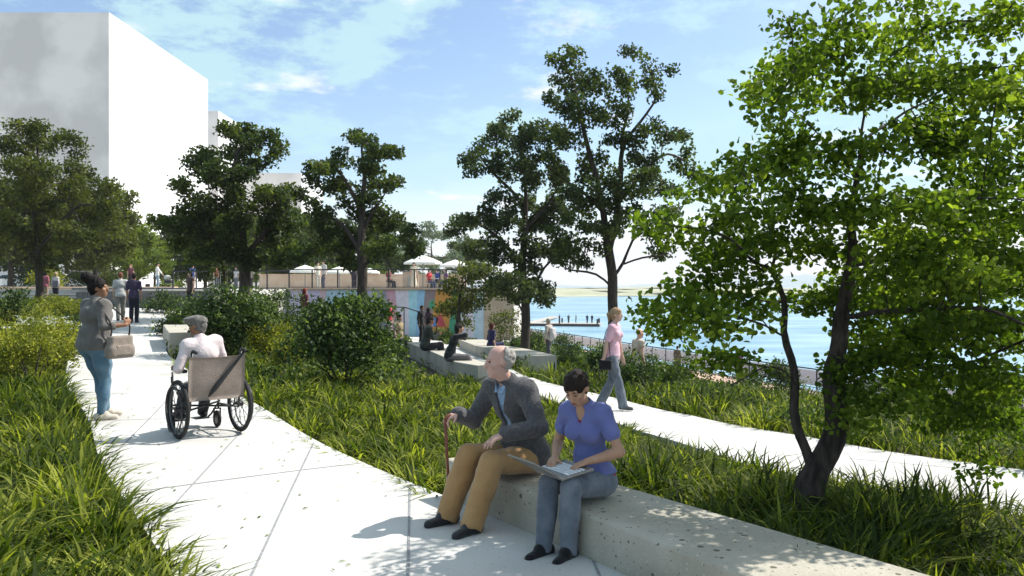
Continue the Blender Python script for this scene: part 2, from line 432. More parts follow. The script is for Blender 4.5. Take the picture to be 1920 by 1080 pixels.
MUR={k:pmat('mural '+k,c,tuple(x*.84 for x in c),3,.8,.1) for k,c in dict(
 lavender=(.66,.58,.78),rose=(.78,.56,.60),sky=(.56,.72,.88),lilac=(.70,.60,.84),slate=(.42,.38,.48),pink=(.76,.42,.50),blush=(.86,.76,.84),
 aqua=(.48,.78,.88),blue=(.38,.62,.84),umber=(.33,.25,.25),orange=(.70,.32,.08),green=(.10,.40,.24),red=(.65,.10,.12),cobalt=(.16,.28,.62),pale=(.6,.72,.8)).items()}
mw=empty('mural_wall',(-7,45.7,-1.3),0,'long retaining wall painted with slanted pastel stripes below the railed terrace','mural wall')
stripes=[('lavender',543,600,543,585),('rose',600,612,585,602),('sky',612,672,602,675),('lilac',672,701,675,703),('slate',701,724,703,738),('pink',724,741,738,752),
         ('blush',741,766,752,768),('aqua',766,783,768,777),('blue',783,797,777,787),('umber',797,818,787,800),('orange',818,850,800,835),('green',850,868,835,858),('blush',868,885,858,890),('pale',885,908,890,908)]
mb=MB(); mlist=[]
Yw=45.72
def wx(px): return (px-960)/FPX*Yw+7
for (k,a,b,c,d) in stripes:
    if MUR[k] not in mlist: mlist.append(MUR[k])
    mb.mi=mlist.index(MUR[k])
    V=[(wx(a),0,2.79),(wx(b),0,2.79),(wx(d),0,-.9),(wx(c),0,-.9)]
    mb.add(V,[[3,2,1,0]])
for k,quad in dict(cobalt=[(800,612),(818,612),(822,596),(802,596)],red=[(818,612),(836,612),(828,590),(820,592)],green=[(803,580),(816,576),(815,562),(806,564)]).items():
    if MUR[k] not in mlist: mlist.append(MUR[k])
    mb.mi=mlist.index(MUR[k])
    V=[(wx(p),-.006,CAMZ-(q-540)/FPX*Yw+1.3) for p,q in quad]; mb.add(V,[[0,1,2,3]])
mb.build('painted_face',mlist,mw)
mb=MB(); mb.box((-.1,.16,.9),(11.3,.3,3.6)); mb.build('wall',M['plaza'],mw)
mb=MB(); mb.box((-.1,.1,2.85),(11.5,.5,.10),bev=.02); mb.build('coping',M['tan'],mw)
t=MB(); t.box((-.75,45.9,.1),(1.7,.5,3.0),bev=.02); t.box((-.75,45.9,1.64),(1.86,.6,.08),bev=.02)
o=t.build('tan_wall',M['tan']); tag(o,'plain tan end wall beside the painted mural wall','wall')

def rail(name,pts,h,label,cat,step,mat,posts=True,bars=0,group=None,mesh=None):
    """metal railing along pts [(x,y,z)]: each post a part"""
    P=np.array(pts,float); root=empty(name,P[0],0,label,cat,group)
    Q=P-P[0]
    b=MB(); b.tube(Q+[0,0,h],.04,6); b.build('top_rail',mat,root)
    b=MB(); b.tube(Q+[0,0,.10],.02,6); b.build('bottom_rail',mat,root)
    for i in range(bars):
        pass
    d=np.r_[0,np.cumsum(np.linalg.norm(np.diff(Q,axis=0),axis=1))]
    n=max(1,int(d[-1]/step))
    proto=None
    for s in np.linspace(0,d[-1],n+1):
        p=[np.interp(s,d,Q[:,k]) for k in range(3)]
        if proto is None:
            b=MB(); b.box((0,0,h/2),(.07,.07,h)); b.box((0,0,.01),(.14,.14,.02)); proto=b.build('post',mat,root,p)
        else:
            c=proto.copy(); COL.objects.link(c); c.parent=root; c.location=p
    return root,Q,d
M['rail']=pmat('dark painted metal',(.03,.03,.035),(.05,.05,.055),8,.45,metal=.4)
M['mesh']=pmat('pale infill panel',(.60,.62,.70),(.68,.70,.76),2,.4,spec=.5)
rail('terrace_railing',[(-20,47.2,1.5),(-12.9,46.2,1.5),(-12.75,45.9,1.55),(-1.2,45.9,1.55)],1.1,'thin dark metal railing along the top of the mural wall','railing',1.45,M['rail'])
fp=[(x,y,-4.03) for x,y in FENCE]
fr,Q,d=rail('waterfront_fence',fp,1.12,'long dark metal fence with pale panels along the waterfront promenade','fence',2.0,M['rail'])
n=int(d[-1]/2.0); cc=np.linspace(0,d[-1],n+1); pr=None
for i in range(n):
    a=np.array([np.interp(cc[i]+.06,d,Q[:,k]) for k in range(3)]); b_=np.array([np.interp(cc[i+1]-.06,d,Q[:,k]) for k in range(3)])
    b=MB(); L_=np.linalg.norm(b_-a); ang=math.atan2(b_[1]-a[1],b_[0]-a[0])
    if pr is None:
        b.box((0,0,.62),(L_,.012,.84)); pr=b.build('infill_panel',M['mesh'],fr,(a+b_)/2,ang)
    else:
        c=pr.copy(); COL.objects.link(c); c.parent=fr; c.location=(a+b_)/2; c.rotation_euler=(0,0,ang)
# stair handrail in front of the mural
hr=empty('stair_handrail',(-8.2,43.0,z1(-8.2,43)),0,'short sloping dark handrail in front of the pink and blue stripes','handrail')
b=MB(); b.tube([(1.1,0,1.55),(2.35,0,1.5),(2.5,-.02,1.48),(4.2,-.2,.95)],.03,6); b.build('top_rail',M['rail'],hr)
for x,h,y in ((1.15,1.55,0),(2.4,1.5,0),(4.15,.97,-.2)):
    b=MB(); b.box((0,0,h/2-.1),(.05,.05,h+.2)); b.build('post',M['rail'],hr,(x,y,0))

# dark stone seat wall at the head of the left path
sw=empty('stone_wall',(-16.5,35.9,.4),0,'low dark grey coursed stone wall at the end of the left path','stone wall')
b=MB(); r_=np.random.default_rng(3)
b.mi=0
for row in range(5):
    x=-3.0-(row%2)*.2
    while x<3.1:
        L_=r_.uniform(.35,.7); x2=min(x+L_,3.15)
        if x2-x>.1: b.box(((x+x2)/2,r_.uniform(-.015,.015),-.16+row*.262),(x2-x-.015,.3,.25),bev=.012)
        x=x2
b.build('wall',M['stone'],sw)
b=MB(); b.box((.05,0,1.17),(6.4,.42,.09),bev=.015); b.build('coping',M['stone'],sw)
sw2=empty('stone_wall',(-22.3,39.5,.35),R(-28),'low pale grey stone wall curving away behind the left planting','stone wall')
M['stone2']=pmat('pale stone wall',(.36,.35,.34),(.46,.44,.42),5,.85,.5,20)
b=MB()
for row in range(4):
    x=-3.4-(row%2)*.2
    while x<3.3:
        x2=min(x+r_.uniform(.35,.7),3.4)
        if x2-x>.1: b.box(((x+x2)/2,r_.uniform(-.015,.015),-.2+row*.262),(x2-x-.015,.3,.25),bev=.012)
        x=x2
b.build('wall',M['stone2'],sw2)
b=MB(); b.box((0,0,.9),(7,.42,.08),bev=.015); b.build('coping',M['stone2'],sw2)
tw=MB(); tw.box((-28.5,52.2,.9),(13,.5,1.4),bev=.03); tw.box((-28.5,52.2,1.64),(13.2,.62,.09),bev=.02)
o=tw.build('tan_planter_wall',M['tan']); tag(o,'low tan garden wall behind the couple standing near the left trunk','wall')
tw=MB(); tw.box((-11.5,62,2.05),(16,.5,1.1),bev=.03); tw.box((-11.5,62,2.63),(16.2,.62,.08),bev=.02)
o=tw.build('tan_planter_wall',M['tan']); tag(o,'long low reddish tan planter wall on the terrace behind the railing','wall')

# ---- benches
M['bench_far']=pmat('pale concrete seat',(.46,.43,.37),(.38,.355,.30),2.0,.85,.3,40)
def bench(name,front,depth,h,label,z=None,side=1,group=None,bev=.02,rear=None):
    """concrete seat wall swept along the front line; solid, with eased edges"""
    Fp=np.array(front,float); T=np.gradient(Fp,axis=0); T/=np.linalg.norm(T,axis=1,keepdims=True)
    N=np.c_[-T[:,1],T[:,0]]*side
    zz=np.array([z1(*p) for p in Fp])+.05 if z is None else np.full(len(Fp),z)
    prof=[(0,-.12),(0,h-bev),(bev*.3,h-bev*.3),(bev,h),(depth-bev,h),(depth-bev*.3,h-bev*.3),(depth,h-bev),(depth,-.12)]
    V=[];n=len(Fp);k=len(prof)
    for i in range(n):
        if rear is not None:
            dd=np.array(rear[i])-Fp[i]; dw=np.linalg.norm(dd); Ni=dd/dw
        else: dw=depth; Ni=N[i]
        for (o_,hh) in prof:
            o2=o_ if o_<=depth*.5 else dw-(depth-o_)
            V.append((Fp[i,0]+Ni[0]*o2,Fp[i,1]+Ni[1]*o2,zz[i]+hh))
    F=[]
    for i in range(n-1):
        for j in range(k-1): F.append([i*k+j,i*k+j+1,(i+1)*k+j+1,(i+1)*k+j])
    F2=[list(range(k)),[(n-1)*k+j for j in range(k)][::-1]]
    me=bpy.data.meshes.new(name); me.from_pydata(V,[],F+F2); me.materials.append(M['bench'] if rear is not None else M['bench_far'])
    bm=bmesh.new(); bm.from_mesh(me); bmesh.ops.recalc_face_normals(bm,faces=bm.faces); bm.to_mesh(me); bm.free()
    o=obj(name,me); tag(o,label,'bench',group); return o
BF=np.array([-.49,5.95]); BD=np.array([.58,-.815]); BN=np.array([.815,.58])   # front line start, direction, towards the back
BH=.28; BDEP=.52
BD2=np.array([.535,-.845]); BD2/=np.linalg.norm(BD2)
bench('concrete_bench',[BF+BD2*t for t in np.linspace(0,6.2,12)],BDEP,BH-.0,'long speckled beige concrete seat wall under the man with a cane',z=.05,rear=[BF+BN*BDEP+BD*t for t in np.linspace(0,6.2,12)])
bench('concrete_bench',[(-.75,17.6),(-1.35,19.0),(-1.95,21.0),(-2.55,23.2),(-3.1,25.4),(-3.6,27.4)],.62,.36,'beige concrete seat wall carrying two people in dark jackets',side=-1)
bench('concrete_bench',[(.25,22.6),(-.5,26.0),(-1.3,29.2),(-2.2,33.6)],1.05,.36,'broad beige concrete seat wall across the path from the dark-jacketed pair',side=-1)
bench('concrete_bench',[(-8.1,18.9),(-8.9,20.6),(-9.9,22.7)],.62,.45,'short pale grey concrete seat block at the right edge of the left path',side=-1)

# ================================================================== buildings
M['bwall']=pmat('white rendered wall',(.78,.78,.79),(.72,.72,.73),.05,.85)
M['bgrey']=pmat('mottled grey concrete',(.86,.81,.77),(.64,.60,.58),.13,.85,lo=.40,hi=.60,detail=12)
def block(name,x0,x1,y0,y1,top,label):
    r=empty(name,((x0+x1)/2,(y0+y1)/2,1.3),0,label,'building')
    w_=x1-x0; dpt=y1-y0; h=top-1.3
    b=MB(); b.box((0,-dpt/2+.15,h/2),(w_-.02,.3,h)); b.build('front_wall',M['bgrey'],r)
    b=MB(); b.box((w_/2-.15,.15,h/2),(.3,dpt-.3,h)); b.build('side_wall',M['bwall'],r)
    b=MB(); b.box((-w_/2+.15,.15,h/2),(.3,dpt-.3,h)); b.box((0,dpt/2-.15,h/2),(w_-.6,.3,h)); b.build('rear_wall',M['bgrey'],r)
    b=MB(); b.box((0,0,h-.8),(w_-.62,dpt-.62,.3)); b.build('roof',M['bgrey'],r)
    return r
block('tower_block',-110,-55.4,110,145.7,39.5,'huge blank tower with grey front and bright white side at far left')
block('apartment_block',-86,-62.4,170,185,39.2,'narrow blank grey block just showing behind the white tower side')
block('apartment_block',-58,-42.1,160,178,24.6,'lower blank grey and white block between two tree crowns')
# ================================================================== leaves and trees
M['bark']=pmat('dark bark',(.030,.024,.019),(.065,.052,.042),14,.9,.8,30,stretch=(1,1,.25))
M['bark2']=pmat('grey brown bark',(.022,.018,.015),(.075,.060,.050),22,.95,1.0,45,stretch=(1,1,.25))
M['leaf_oak']=leafmat('dark tree leaf',(.010,.020,.007),(.042,.066,.016),(.18,.22,.050),.40)
M['leaf_olive']=leafmat('olive tree leaf',(.014,.022,.006),(.062,.080,.015),(.23,.25,.045),.42)
M['leaf_lime']=leafmat('bright yellow green leaf',(.05,.08,.012),(.14,.19,.025),(.30,.33,.06),.40)
M['leaf_near']=leafmat('fresh green leaf',(.016,.036,.006),(.085,.140,.016),(.36,.43,.062),.52,spec=.12)
M['leaf_blue']=leafmat('grey green leaf',(.010,.020,.010),(.044,.066,.028),(.17,.21,.085),.38)
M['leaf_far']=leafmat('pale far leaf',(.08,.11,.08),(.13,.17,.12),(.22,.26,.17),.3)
M['leaf_shrub']=leafmat('shrub leaf',(.008,.020,.007),(.040,.075,.018),(.22,.29,.090),.36)
M['leaf_yell']=leafmat('yellow green shrub leaf',(.05,.065,.010),(.16,.18,.020),(.38,.37,.05),.42)
M['grass']=leafmat('strap grass',(.014,.026,.005),(.062,.094,.012),(.325,.345,.055),.45,rough=.62,spec=.15)
M['hedge']=leafmat('low hedge leaf',(.015,.032,.008),(.048,.080,.014),(.16,.20,.035),.38)
M['flower_w']=leafmat('white flower',(.45,.48,.42),(.65,.68,.6),(.8,.8,.76),.3,tcol=(1,1,1))
M['flower_y']=leafmat('yellow flower',(.26,.27,.02),(.40,.40,.03),(.56,.53,.06),.3,tcol=(1,1,1))
M['leaf_rust']=leafmat('orange tinged leaf',(.03,.04,.008),(.10,.075,.012),(.24,.12,.02),.34)

def rand_dirs(n, r=rng):
    v=r.normal(size=(n,3)); return v/np.linalg.norm(v,axis=1,keepdims=True)

def leaf_mesh(name, C, size, mat, nrm=None, tone=None, shape='diamond', aspect=.62, r=rng, outward=None):
    """one folded leaf per row of C; size scalar or array"""
    n=len(C); size=np.broadcast_to(np.asarray(size,float),(n,))*r.uniform(.7,1.25,n)
    d=rand_dirs(n,r)                                  # along the leaf
    if outward is not None: d=d+outward*1.0; d/=np.linalg.norm(d,axis=1,keepdims=True)
    up=rand_dirs(n,r)*.9+np.array([0,0,.8])
    s=np.cross(d,up); s/=np.linalg.norm(s,axis=1,keepdims=True)+1e-9
    u=np.cross(s,d)
    L=size[:,None]; W=L*aspect*.5
    if shape=='diamond':
        V=np.stack([C-d*L*.5, C+s*W+u*W*.35, C+d*L*.5, C-s*W+u*W*.35],1).reshape(-1,3)
        F=np.arange(n*4).reshape(n,4); k=4
    else:   # rounder six point leaf, folded on its midrib, tip drooping
        V=np.stack([C-d*L*.5, C-d*L*.20+s*W+u*W*.3, C+d*L*.18+s*W*.92+u*W*.25, C+d*L*.5-u*L*.10,
                    C+d*L*.18-s*W*.92+u*W*.25, C-d*L*.20-s*W+u*W*.3],1).reshape(-1,3)
        b=np.arange(n)[:,None]*6
        F=np.concatenate([b+np.array([[0,1,2,3]]), b+np.array([[0,3,4,5]])]); k=6
    me=np_mesh(name,V,F,[mat])
    if tone is None: tone=np.clip(r.beta(2,2.4,n),0,1)
    set_tone(me,np.repeat(tone,k))
    return me

def colonize(start, attr, seg, infl, kill, maxit=140, grav=0.0, r=rng):
    """space colonization: start = polyline(s) as list of (pos,parent)"""
    P=[np.array(p,float) for p,_ in start]; par=[q for _,q in start]
    A=np.array(attr,float); alive=np.ones(len(A),bool)
    near=np.full(len(A),-1); nd=np.full(len(A),1e9)
    def upd(i0):
        nonlocal near,nd
        for i in range(i0,len(P)):
            d=np.linalg.norm(A-P[i],axis=1); m=d<nd; nd[m]=d[m]; near[m]=i
    upd(0)
    cnt={}
    for it in range(maxit):
        act=alive&(nd<infl)
        if not act.any(): break
        i0=len(P)
        ids=near[act]; dv=A[act]-np.array(P)[ids]; dv/=np.linalg.norm(dv,axis=1,keepdims=True)+1e-9
        S=np.zeros((i0,3)); np.add.at(S,ids,dv)
        for i in np.unique(ids):
            c=cnt.get(i,0)
            if c>3: continue
            cnt[i]=c+1
            v=S[i]+r.normal(0,.18,3); v[2]+=grav
            nv=np.linalg.norm(v)
            if nv<1e-6: continue
            P.append(P[i]+v/nv*seg); par.append(int(i))
        if len(P)==i0: break
        upd(i0)
        alive&=nd>kill
        if len(P)>5200: break
    return np.array(P),np.array(par)

def skeleton_mesh(name,P,par,r0,rbase,mat,sides=6,rexp=2.35,minr=0.0,taper=0.0):
    n=len(P); kids=[[] for _ in range(n)]
    for i in range(1,n):
        if par[i]>=0: kids[par[i]].append(i)
    order=np.argsort([0]*n,kind='stable')
    rad=np.zeros(n)
    # children always have a larger index than their parent
    acc=np.zeros(n)
    for i in range(n-1,-1,-1):
        rad[i]=max(acc[i],r0**rexp)
        if par[i]>=0: acc[par[i]]+=rad[i]
    rad=rad**(1/rexp)
    roots=[i for i in range(n) if par[i]<0]
    sc=rbase/rad[roots[0]]
    rad=r0+(rad-r0)*(rbase-r0)/(rad[roots[0]]-r0+1e-9)
    H=P[:,2].max(); rad=np.maximum(rad*(1-taper*np.clip(P[:,2]/H,0,1)),r0)
    b=MB(); done=set()
    stack=[(rt,None) for rt in roots]
    while stack:
        i,pp=stack.pop()
        chain=[] if pp is None else [pp]
        j=i
        while True:
            chain.append(j)
            ks=kids[j]
            if not ks: break
            k=max(ks,key=lambda q:rad[q])
            for q in ks:
                if q!=k: stack.append((q,j))
            j=k
        if len(chain)<2: continue
        pts=P[chain]; rr=rad[chain].copy()
        if pp is not None: rr[0]=rr[1]
        if rr.max()<minr: continue
        # light smoothing
        sm=pts.copy()
        if len(pts)>3: sm[1:-1]=.25*pts[:-2]+.5*pts[1:-1]+.25*pts[2:]
        b.tube(sm,rr,sides if rr[0]>.03 else (5 if rr[0]>.012 else 4),cap=False)
    me=bpy.data.meshes.new(name); me.from_pydata(np.concatenate(b.v).tolist(),[],b.f); me.materials.append(mat)
    me.polygons.foreach_set('use_smooth',np.ones(len(me.polygons),bool)); me.update()
    return me,rad,kids

def subsample(pts,seg):
    pts=np.array(pts,float); out=[pts[0]]
    for a,b in zip(pts[:-1],pts[1:]):
        k=max(1,int(round(np.linalg.norm(b-a)/seg)))
        for t in range(1,k+1): out.append(a+(b-a)*t/k)
    return out

def build_tree(name,base,stems,clumps,label,group=None,leaf='leaf_oak',bark='bark',seg=.35,infl=2.5,kill=.5,natt=16,
               nleaf=9000,lsize=.13,spread=.30,rbase=.16,r0=.012,shape='diamond',seed=1,cat='tree',flare=1.35,tipr=.035,aspect=.62,droop=0,minr=0,rexp=2.35,flat=.75,aflat=.85,taper=0.0):
    """base: world point of the trunk foot; stems: list of polylines (world) ; clumps: (centre xyz, radius)"""
    r=np.random.default_rng(seed)
    base=np.array(base,float)
    root=empty(name,base,0,label,cat,group)
    start=[]; 
    for si,st in enumerate(stems):
        st=[np.array(p,float)-base for p in st]
        pts=subsample(st,seg)
        # little wobble
        pts=[p+(r.normal(0,.018,3)*[1,1,0] if 0<i<len(pts)-1 else 0) for i,p in enumerate(pts)]
        if si==0:
            for i,p in enumerate(pts): start.append((p,i-1))
        else:
            P0=np.array([p for p,_ in start]); j=int(np.argmin(np.linalg.norm(P0-pts[0],axis=1))); prev=j
            for p in pts[1:]:
                start.append((p,prev)); prev=len(start)-1
    att=[]
    for c,rad in clumps:
        k=max(3,int(natt*(rad/np.mean([q[1] for q in clumps]))**1.5))
        d=rand_dirs(k,r)*rad*(r.uniform(0,1,(k,1))**.45)
        att.append(np.array(c)-base+d*[1,1,aflat])
    att=np.concatenate(att)
    P,par=colonize(start,att,seg,infl,kill,r=r)
    me,rad,kids=skeleton_mesh('trunk',P,par,r0,rbase,M[bark],sides=9,minr=minr,rexp=rexp,taper=taper)
    # root flare
    co=np.empty(len(me.vertices)*3,np.float32); me.vertices.foreach_get('co',co); co=co.reshape(-1,3)
    h=np.clip(1-co[:,2]/.45,0,1)**2
    m=np.linalg.norm(co[:,:2],axis=1)<rbase*2.5
    co[m,:2]*=(1+(flare-1)*h[m])[:,None]; co[:,2]-=np.where(co[:,2]<.02,.1,0)
    me.vertices.foreach_set('co',co.ravel()); me.update()
    obj('trunk',me,root)
    tips=np.array([i for i in range(len(P)) if (rad[i]<tipr and i>=len(start)*0.5) ])
    tips=tips[tips>=len(start)] if len(tips[tips>=len(start)])>20 else tips
    ends=np.array([i for i in tips if not kids[i]])
    w_=np.ones(len(tips)); w_[np.isin(tips,ends)]=2.2
    src=tips[r.choice(len(tips),nleaf,p=w_/w_.sum())]
    # each twig has its own brightness, so the crown shows light and dark clumps
    ttone=np.clip(r.normal(.45,.17,len(P)),0,1)
    C=P[src]+np.clip(r.normal(0,1,(nleaf,3)),-1.7,1.7)*spread*[1,1,flat]
    C[:,2]-=droop*np.abs(r.normal(0,1,nleaf))
    tone=np.clip(ttone[src]*.6+r.beta(2,2.6,nleaf)*.5,0,1)
    lm=leaf_mesh('crown',C,lsize,M[leaf],tone=tone,shape=shape,r=r,aspect=aspect)
    obj('crown',lm,root)
    return root

def px_clumps(lst,Y,depth=1.0,seed=0,f=1.0):
    """clump centres given on the picture, spread in depth around Y"""
    r=np.random.default_rng(seed); out=[]
    for (x,y,rp) in lst:
        Yc=Y+r.uniform(-1,1)*depth
        out.append((at(x,y,Yc),rp/FPX*Yc*f))
    return out

# ---- the five trees of the middle distance
Y=38.; b0=at(75,566,Y)
build_tree('broad_tree',b0,[[b0,at(74,520,Y),at(70,470,Y),at(66,400,Y),at(70,330,Y)],[at(72,500,Y),at(40,450,Y),at(20,400,Y)],[at(70,470,Y),at(110,420,Y),at(150,380,Y)]],
  px_clumps([(70,245,45),(120,280,50),(60,330,60),(150,345,50),(205,345,25),(25,275,50),(110,395,55),(40,420,60),(180,410,40),(150,450,40),(-15,350,60),(70,470,40),(200,440,28),(-30,420,60)],Y,2.2,1),
  'tall olive tree with sunlit crown at the left edge before the grey tower',leaf='leaf_olive',nleaf=21000,lsize=.18,spread=.29,r0=.018,rbase=.17,seed=11,seg=.5,infl=4,kill=.7)
Y=28.; b0=at(458,556,Y)
build_tree('broad_tree',b0,[[b0,at(459,520,Y),at(460,480,Y),at(452,420,Y),at(446,350,Y),at(440,290,Y)],[at(460,480,Y),at(500,430,Y),at(540,390,Y)],[at(459,500,Y),at(410,450,Y),at(360,420,Y)]],
  px_clumps([(428,238,32),(405,285,42),(462,275,42),(372,300,36),(500,300,36),(528,272,20),(345,345,30),(420,355,60),(490,370,55),(540,370,36),(370,405,46),(318,408,24),(300,425,14),(345,440,28),(430,435,60),(510,435,55),(556,425,34),(335,455,26),(460,480,36),(540,475,28),(400,480,36)],Y,1.6,2),
  'dense dark tree with twin trunks in front of the white tower side',leaf='leaf_oak',nleaf=22000,lsize=.15,spread=.19,r0=.016,rbase=.19,seed=12,seg=.38,infl=3.2,kill=.5)
Y=31.; b0=at(420,560,Y)
build_tree('slender_tree',b0,[[b0,at(420,520,Y),at(418,470,Y),at(412,430,Y)]],
  px_clumps([(410,420,40),(380,450,35),(440,450,40),(400,480,30),(370,480,26)],Y,1.3,3),
  'slender dark trunk standing close behind the dense twin-trunked tree',leaf='leaf_oak',nleaf=3500,lsize=.15,spread=.3,rbase=.13,seed=13,seg=.4,infl=3,kill=.6)
Y=25.; b0=at(681,604,Y); 
build_tree('upright_tree',b0,[[b0,at(680,560,Y),at(679,500,Y),at(678,440,Y),at(680,380,Y),at(684,320,Y),at(676,270,Y)],[at(680,510,Y),at(700,478,Y),at(735,448,Y)],[at(678,470,Y),at(650,430,Y),at(625,405,Y)],[at(678,440,Y),at(695,400,Y),at(725,360,Y)],[at(679,400,Y),at(655,350,Y),at(630,310,Y)]],
  px_clumps([(652,250,20),(700,262,18),(640,300,32),(690,310,36),(742,288,22),(600,320,22),(577,318,12),(757,290,12),(622,350,36),(670,370,40),(730,340,30),(610,420,34),(590,380,20),(655,440,28),(722,420,38),(760,438,24),(590,470,30),(640,480,28),(725,468,32),(768,468,22),(562,480,20),(788,458,10)],Y,1.3,4),
  'upright dark tree with slim trunk in front of the striped mural',leaf='leaf_oak',nleaf=13500,lsize=.135,spread=.155,r0=.016,rbase=.16,seed=14,seg=.32,infl=2.6,kill=.42)
Y=28.; b0=at(985,672,Y)
build_tree('broad_tree',b0,[[b0,at(986,620,Y),at(984,560,Y),at(978,500,Y),at(985,430,Y),at(985,350,Y),at(978,270,Y)],[at(985,600,Y),at(968,560,Y),at(940,530,Y)],[at(985,590,Y),at(1000,540,Y),at(1020,500,Y)],[at(980,500,Y),at(940,450,Y),at(900,420,Y)],[at(985,430,Y),at(1020,390,Y),at(1050,350,Y)],[at(984,380,Y),at(940,340,Y),at(910,310,Y)]],
  px_clumps([(962,212,22),(930,242,32),(892,290,26),(868,308,12),(980,260,42),(1035,250,36),(930,310,38),(1000,320,46),(1045,310,32),(870,415,32),(850,428,16),(910,400,38),(960,400,42),(1010,400,42),(1055,410,36),(890,470,28),(940,470,42),(1000,480,46),(1045,480,36),(960,535,34),(1010,545,34),(1035,570,18),(925,535,26)],Y,1.7,5),
  'wide dark double-crowned tree standing between the two lower paths',leaf='leaf_blue',nleaf=20000,lsize=.145,spread=.175,r0=.016,rbase=.16,seed=15,seg=.36,infl=3,kill=.46)
Y=38.; b0=at(859,612,Y)
build_tree('small_tree',b0,[[b0,at(859,590,Y),at(862,560,Y),at(866,530,Y)]],
  px_clumps([(870,510,32),(840,530,28),(900,530,34),(930,550,24),(860,560,32),(895,570,26),(835,580,18),(920,500,22),(880,595,18)],Y,1.2,6),
  'small olive tree in front of the orange mural stripe',leaf='leaf_olive',nleaf=4500,lsize=.16,spread=.27,rbase=.10,seed=16,seg=.4,infl=3,kill=.6)
Y=26.; b0=at(1150,668,Y)
build_tree('tall_tree',b0,[[b0,at(1150,620,Y),at(1150,560,Y),at(1149,520,Y),at(1140,470,Y),at(1132,400,Y),at(1118,330,Y),at(1100,270,Y),at(1085,200,Y)],
   [at(1149,525,Y),at(1168,495,Y),at(1205,482,Y),at(1255,478,Y)],[at(1147,535,Y),at(1118,512,Y),at(1085,508,Y),at(1055,505,Y)],[at(1140,470,Y),at(1155,420,Y),at(1165,340,Y),at(1165,260,Y),at(1180,190,Y)],
   [at(1132,400,Y),at(1095,360,Y),at(1060,340,Y)],[at(1160,380,Y),at(1200,330,Y),at(1240,290,Y)],[at(1165,270,Y),at(1200,230,Y),at(1235,180,Y)],[at(1175,490,Y),at(1185,450,Y),at(1215,420,Y)]],
  px_clumps([(1055,110,20),(1085,98,16),(1070,155,34),(1040,190,24),(1110,150,24),(1185,95,20),(1170,140,26),(1212,150,22),(1255,128,14),(1232,182,18),(1115,210,34),(1060,240,34),(1030,270,26),(1150,265,28),(1200,300,32),(1250,258,28),(1288,258,20),(1282,310,24),(1100,320,32),(1040,330,26),(1180,370,32),(1240,360,28),(1100,400,36),(1150,425,24),(1060,440,34),(1220,425,32),(1095,470,20),(1260,400,20),(1245,475,16),(1055,500,18),(1155,330,30),(1130,370,30),(1215,330,28),(1085,370,30),(1300,330,22),(1150,215,26),(1195,250,26),(1075,200,26)],Y,1.5,7,1.25),
  'tallest tree with open airy crown and forked trunk behind the woman in pink',leaf='leaf_oak',nleaf=18000,lsize=.14,spread=.155,r0=.016,natt=24,rbase=.165,seed=17,seg=.34,infl=2.6,kill=.42)

# ---- the near tree with two stems
Y=5.35; b0=np.array([at(1525,985,Y)[0],Y,z1(at(1525,985,Y)[0],Y)-.02])
def nt_(x,y,dy=0): return at(x,y,Y+dy)
stems=[[b0,nt_(1522,940),nt_(1520,905),nt_(1505,840),nt_(1486,770,.05),nt_(1490,700,.1),nt_(1472,620,.1),nt_(1465,560,.1),nt_(1450,500,.1),nt_(1445,430,.1),nt_(1440,360,.1)],
 [nt_(1520,905),nt_(1550,850,-.05),nt_(1574,790,-.05),nt_(1566,720,-.05),nt_(1580,640,0),nt_(1585,570,0),nt_(1600,490,0),nt_(1602,420,0),nt_(1605,340,0),nt_(1608,270,0),nt_(1625,190,0),nt_(1650,120,0)],
 [nt_(1486,725,.05),nt_(1470,690,-.1),nt_(1440,686,-.25),nt_(1405,702,-.4),nt_(1370,722,-.5)],
 [nt_(1468,590,.1),nt_(1440,565,.3),nt_(1400,555,.5),nt_(1340,545,.7)],[nt_(1450,510,.1),nt_(1415,490,-.1),nt_(1385,452,-.3),nt_(1340,432,-.4),nt_(1270,425,-.5)],
 [nt_(1478,640,.1),nt_(1455,620,-.2),nt_(1400,600,-.4),nt_(1330,585,-.5)],
 [nt_(1582,600,0),nt_(1640,585,-.3),nt_(1730,580,-.6),nt_(1840,575,-.9)],[nt_(1598,500,0),nt_(1660,480,.3),nt_(1750,470,.6),nt_(1860,470,.9)],
 [nt_(1603,400,0),nt_(1680,385,-.4),nt_(1780,375,-.7),nt_(1880,370,-.9)],[nt_(1605,330,0),nt_(1560,280,.2),nt_(1510,230,.4),nt_(1460,190,.5)],
 [nt_(1608,270,0),nt_(1680,220,.3),nt_(1760,180,.5),nt_(1860,140,.6)],[nt_(1570,690,0),nt_(1640,670,.3),nt_(1740,690,.6),nt_(1840,720,.8)],
 [nt_(1625,190,0),nt_(1580,130,-.3),nt_(1540,90,-.5)],[nt_(1445,430,.1),nt_(1420,360,.3),nt_(1380,310,.5)]]
